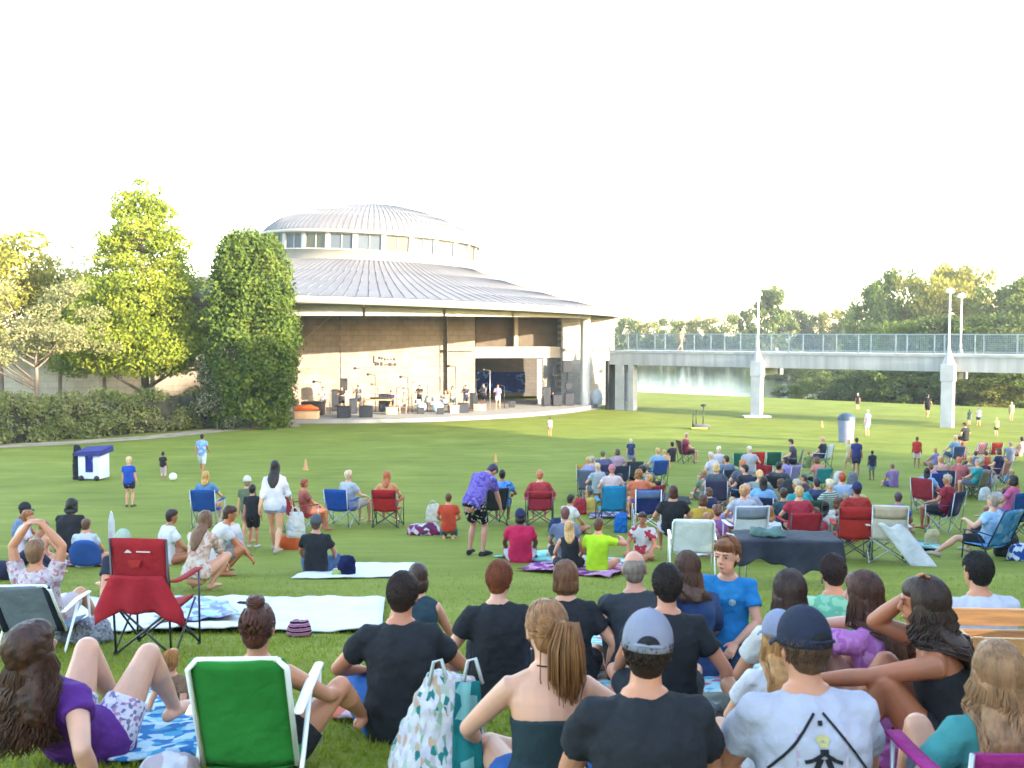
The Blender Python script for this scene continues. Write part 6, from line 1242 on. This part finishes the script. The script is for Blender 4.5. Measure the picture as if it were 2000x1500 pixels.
# drum kit
dk=empty('drum_kit',ST(848,71.2),0,'silver-blue drum kit with bright cymbals in the middle of the stage','drum kit')
def drum(x,y,z,r,h_,ax,mcol,nm):
    mb=MB(); a=V((x,y,z)); a2=a+V(ax)*h_; mb.loft([a,a2],[r,r],n=22); o=mb.build(nm,plastic(mcol,.3),dk,bevel=.01); mb=MB(); e=V(ax)*.012; mb.loft([a-e,a-e*.3] if ax[1] else [a2+e*.3,a2+e],[r*.93,r*.93],n=22); mb.build('drum_head',plastic('c8dce0'),o)
drum(.3,-.3,.42,.42,.5,(0,1,0),'3c5c6c','bass_drum'); drum(-.9,-.1,.4,.35,.5,(0,1,0),'4c4858','bass_drum')
for x,z in((-.45,.95),(.05,1.0),(.75,.85),(-1.2,.85)): drum(x,0,z-.2,.24,.28,(0,0,1),'787c88','tom_drum')
for x,z,r_ in((-.9,1.45,.3),(1.0,1.5,.34),(.4,1.6,.26),(-.3,1.55,.26)): 
    mb=MB(); mb.rev([(.02,z+.05),(r_,z)],20,c=(x,.2,0)); mb.build('cymbal',metal((.6,.5,.3),.25),dk); tube_part('cymbal_stand',[(x,.2,0),(x,.2,z)],.02,SILM,dk)
kb=empty('keyboard_table',ST(738,70.8),0,'wooden table with keyboards and gear behind the monitors','table')
mb=MB(); mb.box((0,0,.95),(1.05,.35,.05)); mb.build('tabletop',noisy('table_wood',(.30,.18,.09),.6,4,.2,.2),kb,bevel=.01); mb=MB(); mb.box((.15,0,1.07),(.7,.2,.06)); mb.build('keyboard',plastic('241c18'),kb,bevel=.01)
for sx in(-.95,.95): tube_part('leg',[(sx,0,0),(sx,0,.92)],.05,noisy('table_wood',(.30,.18,.09),.6,4,.2,.2),kb)
def crate(px,d,w,h_,col,lab,nm='crate'):
    o=empty(nm,ST(px,d),0,lab,nm.replace('_',' ')); mb=MB(); mb.box((0,0,h_/2),(w/2,w*.35,h_/2)); mb.build('body',plastic(col,.6),o,bevel=.02); mb=MB(); mb.box((0,0,h_+.02),(w/2+.03,w*.36,.03)); mb.build('lid',plastic(col,.5),o,bevel=.01)
for px,d,w_,h_,z_,lab in ((690,70,.5,1.1,0,'dark amplifier stack left of the keyboard table'),(750,71.8,.7,1.3,0,'tall dark cabinet behind the cream singer'),(822,69.8,.5,.45,0,'small black wedge monitor in front of the drums'),(860,69.5,.5,.45,0,'black wedge monitor right of the drums front'),(925,74.5,.6,1.2,0,'black cabinet at the left edge of the opening'),(1000,76,.5,.5,0,'small black wedge monitor beside the banner'),(1068,77.6,.6,1.5,0,'dark blue road case left of the ribbed door'),(655,72.5,.5,1.6,0,'narrow dark rack at the left of the stage')): spk(px,d,w_,h_,z_,lab)
musician(700,72.5,'keyboard player in grey behind the wooden table',hs='short',hc='3a2c24',top='5c6068',bot='20242c',yaw=R(180))
musician(820,73.2,'musician in a black jacket standing behind the drums',hs='short',hc='1c1612',top='24242c',bot='1c1c20',yaw=R(180))
musician(945,75,'stagehand in a grey shirt standing in the opening',hs='short',hc='3c3028',top='6c7078',bot='2c3038',yaw=R(150))
for px,d,h_ in ((645,70,1.6),(690,70.8,1.9),(775,71,1.8),(805,70.6,2.2),(835,71.8,1.9),(860,73,2.4),(905,72,1.8),(930,74,2.2),(985,75,1.7),(1062,77,2.0)):
    o=empty('microphone_stand',ST(px,d),random.uniform(0,6),'thin dark stand standing among the band gear','stand','thin dark stands among the band gear'); tube_part('pole',[(0,0,0),(0,0,h_)],.025,BLKM,o); tube_part('boom',[(0,0,h_),(-.4,-.1,h_+.1)],.022,BLKM,o); mb=MB(); mb.rev([(.02,.03),(.2,0)],12); mb.build('base',BLKM,o)
crate(600,65.9,1.5,.45,'c8a078','pale tan equipment box under the orange kayak-like cover','equipment_box'); crate(937,72.5,.9,.45,'c89070','peach coloured equipment box at the corner of the stage','equipment_box'); crate(612,69,1.5,.9,'201814','dark brown flight case at the left of the stage','flight_case'); crate(765,69.2,.8,.5,'7c7870','grey step box left of the cream singer','step_box'); crate(888,70.6,.6,.5,'c8c0b8','white box below the long-haired guitarist','equipment_box')
mb=MB(); mb.loft([(-.75,0,0),(-.4,0,.12),(.3,0,.14),(.8,0,.05)],[.14,.24,.24,.1],[.12,.2,.2,.08],right=(0,1,0),n=12,round_=True); tag(mb.build('orange_cover',noisy('orange_fabric',(.60,.13,.02),.6,3,.2,.6,6,.05),None,loc=ST(598,65.9)+V((0,0,.62))),'bright orange cover heaped on the tan box at the left of the stage','cover')
bw=wallseg('banner',(X(932,84,2),84.2),(X(1026,84,2),85),.9,2.7,.06,pattern('banner_blue',['0c1c50','10285c','0c2c6c','0e2458','4c78a8','0c2050','10306c'],.8,'noise'),None); tag(bw,'long dark blue banner with pale marks hung inside the backstage opening','banner')
mb=MB(); mb.ell((0,0,.75),.5,.4,.75,None,18,10); tag(mb.build('wrapped_bundle',noisy('white_wrap',(.6,.6,.64),.7,3,.1,.6,8,.05),None,loc=(X(1165,79.8,0),79.6,.0),voxel=.06,sm=1,disp=[(.15,.4)]),'white wrapped bundle standing between the two columns','bundle')
for px0,px1,d0,d1,nm,cc,lab in ((1385,1455,19.2,20.8,'picnic_blanket',['3c4c78','9ca4b8','c8c4c4'],'slate and cream checked picnic blanket at the left of the right crowd'),(1500,1590,20.2,21.8,'picnic_blanket',['7c3c4c','c8a8a8','a8687c'],'wine and rose picnic blanket behind the covered table'),(1765,1840,17.6,19,'picnic_blanket',['4c7c78','a8c4b8','6c9890'],'sea green picnic blanket left of the outstretched leg'),(1150,1235,23.5,25,'picnic_blanket',['6c6484','b8b0c0'],'heather and grey picnic blanket in the middle cluster')):
    blanket(nm,[(px0,d0),(px1,d0),(px1-8,d1),(px0+4,d1)],pattern(nm+lab[:5],cc,5),lab,'blanket',seed=d0,n=10,amp=.03)
# more of the seated crowd
rc=random.Random(77)
tops=[('ruby red','9c1c30'),('sky blue','7ca8d0'),('ivory','dcd8cc'),('charcoal','2c2e34'),('forest green','2c5038'),('mustard','b8902c'),('navy','1c2850'),('salmon','d08878'),('lavender','9c90c4'),('turquoise','2c9ca0'),('burgundy','5c1828'),('khaki','8c8460')]
hrs=[('dark','short','241a16'),('brown','bob','5a3c28'),('blond','short','b8965c'),('grey','short','9c9890'),('long black','long','1a1414')]
used2=set()
for i in range(34):
    if i<18: px=1375+(i*37)%320; yt=rc.uniform(888,985); wh='in the right crowd'
    elif i<25: px=1140+(i*53)%165; yt=rc.uniform(888,930); wh='in the middle cluster'
    else: px=1795+(i*61)%200; yt=rc.uniform(862,930); wh='at the far right'
    while True:
        a,b_=rc.choice(tops),rc.choice(hrs)
        if (a[0],b_[0],wh) not in used2: used2.add((a[0],b_[0],wh)); break
    pose=rc.choice(('chair','chairlap','cross','knees','chair')) if yt<945 else rc.choice(('cross','knees')); yaw=rc.uniform(-45,45)
    o_,d=P_(px,yt,'person with %s hair in a %s top %s %s'%(b_[0],a[0].replace(' green','-green').replace('ruby ','ruby-').replace('sky ','sky-'),'on a chair' if pose[:2]=='ch' else 'on the grass',wh),pose,s=rc.uniform(.85,1.02),hs=b_[1],hc=b_[2],sk=rc.choice((SK1,SK2,SK3)),top=a[1],bot=rc.choice(('2c3040','5c6070','a89880','1c1c24')),yaw=R(yaw),near=0,L=.2,look=(rc.uniform(-.9,.9),1,rc.uniform(-.3,.1)),u=(rc.uniform(-.1,.1),rc.uniform(-.25,.12),1),w=rc.uniform(.95,1.2))
    if pose[:2]=='ch':
        cn,cc=tops[(i*5+3)%len(tops)]; camp_chair(cc,at(px,d-.15),R(yaw),'%s camp chair under the %s top and %s hair %s'%(cn,a[0].replace(' ','-'),b_[0].replace(' ','-'),wh),group='camp chairs on the lawn',frame=rc.choice((SILM,BLKM)),h=rc.uniform(.82,.98))
# clutter between the chairs of the crowd
rc=random.Random(21); cols=[('black','17171c'),('navy','1c2850'),('grey','70747c'),('red','a82430'),('white','d0d0d0'),('teal','2c7c80'),('tan','a88c68'),('purple','5a3c78'),('green','3c7040'),('blue','2458a8'),('pink','c07890'),('yellow','c8b050')]
kinds=[('backpack',.36,.28,.42),('cool_box',.46,.32,.32),('tote_bag',.36,.2,.38),('blanket_roll',.5,.22,.2)]
used=set()
for i in range(30):
    for _ in range(20):
        cn,cc=rc.choice(cols); kd=rc.choice(kinds)
        if (cn,kd[0]) not in used: break
    used.add((cn,kd[0]))
    if i<8: px=rc.uniform(1130,1310); py=rc.uniform(925,1010); where='in the middle cluster of chairs'
    elif i<23: px=rc.uniform(1370,1690); py=rc.uniform(925,1045); where='among the right crowd of chairs'
    else: px=rc.uniform(1800,1990); py=rc.uniform(905,990); where='among the chairs at the far right'
    d=solve(py,0); bag(kd[0],at(px,d),kd[1],kd[2],kd[3],cloth(cc),'%s %s on the grass %s'%(cn,kd[0].replace('_',' '),where),rz=rc.uniform(-1,1),seed=i,cat=kd[0].replace('_',' '))
# ---------------- near grass blades
rg=np.random.RandomState(5); N=80000
dd=2.6+12.5*(1-np.sqrt(1-rg.rand(N))); xx=(rg.rand(N)*2-1)*(.58*dd+.6); zz=gz(xx,dd); hh_=(.022+.028*rg.rand(N)); ang=rg.rand(N)*2*PI; wd=.0035+.003*rg.rand(N); ln_=(rg.rand(N)-.5)*.05; l2=(rg.rand(N)-.5)*.05
base=np.stack([xx,dd,zz],-1); du=np.stack([np.cos(ang)*wd,np.sin(ang)*wd,np.zeros(N)],-1); tip=base+np.stack([ln_,l2,hh_],-1)
v=np.stack([base-du,base+du,tip],1).reshape(-1,3)
L_GR=leafmat('blade',(.140,.170,.018),(.20,.235,.026),(.27,.29,.045),.5)
tag(npmesh('grass',v,np.arange(3*N).reshape(-1,3),L_GR),'short mown grass blades on the nearest lawn','grass',kind='stuff')
# ---------------------------------------------------------------- hazy evening air
hm=bpy.data.materials.new('haze'); hm.use_nodes=True; nt=hm.node_tree; nt.nodes.clear(); out=nt.nodes.new('ShaderNodeOutputMaterial'); pv=nt.nodes.new('ShaderNodeVolumePrincipled')
pv.inputs['Density'].default_value=.00032; pv.inputs['Color'].default_value=(.95,.96,1,1); pv.inputs['Anisotropy'].default_value=.2; nt.links.new(pv.outputs[0],out.inputs['Volume'])
mb=MB(); mb.box((0,230,18),(420,300,23)); tag(mb.build('haze',hm,smooth=False),'pale evening haze over the park','haze',kind='stuff')
# ================================================================ bake modifiers into meshes
def bake():
    bpy.context.view_layer.update()
    dg=bpy.context.evaluated_depsgraph_get()
    obs=[o for o in scene.objects if o.type=='MESH' and o.modifiers]
    new=[(o,bpy.data.meshes.new_from_object(o.evaluated_get(dg),preserve_all_data_layers=False,depsgraph=dg)) for o in obs]
    for o,me in new:
        old=o.data; o.modifiers.clear(); o.data=me
        if old.users==0: bpy.data.meshes.remove(old)
bake()
# press the printed marks onto the shirts they lie on
from mathutils.bvhtree import BVHTree
for o,par in PROJ:
    sh=[c for c in par.children if c.name.startswith('shirt')][0]
    bv=BVHTree.FromPolygons([v.co for v in sh.data.vertices],[tuple(p.vertices) for p in sh.data.polygons])
    f=FIGS[par.name]; front=o.name.startswith('chest'); dr=(-f.f if front else f.f)
    for v in o.data.vertices:
        st=v.co-dr*.3; h=bv.ray_cast(st,dr)
        if h[0] is not None: v.co=h[0]-dr*(.0035 if 'tint' in o.name else .005 if 'pink' in o.name or 'yellow' in o.name else .006)
print('objects',len(scene.objects),'faces',sum(len(o.data.polygons) for o in scene.objects if o.type=='MESH'))
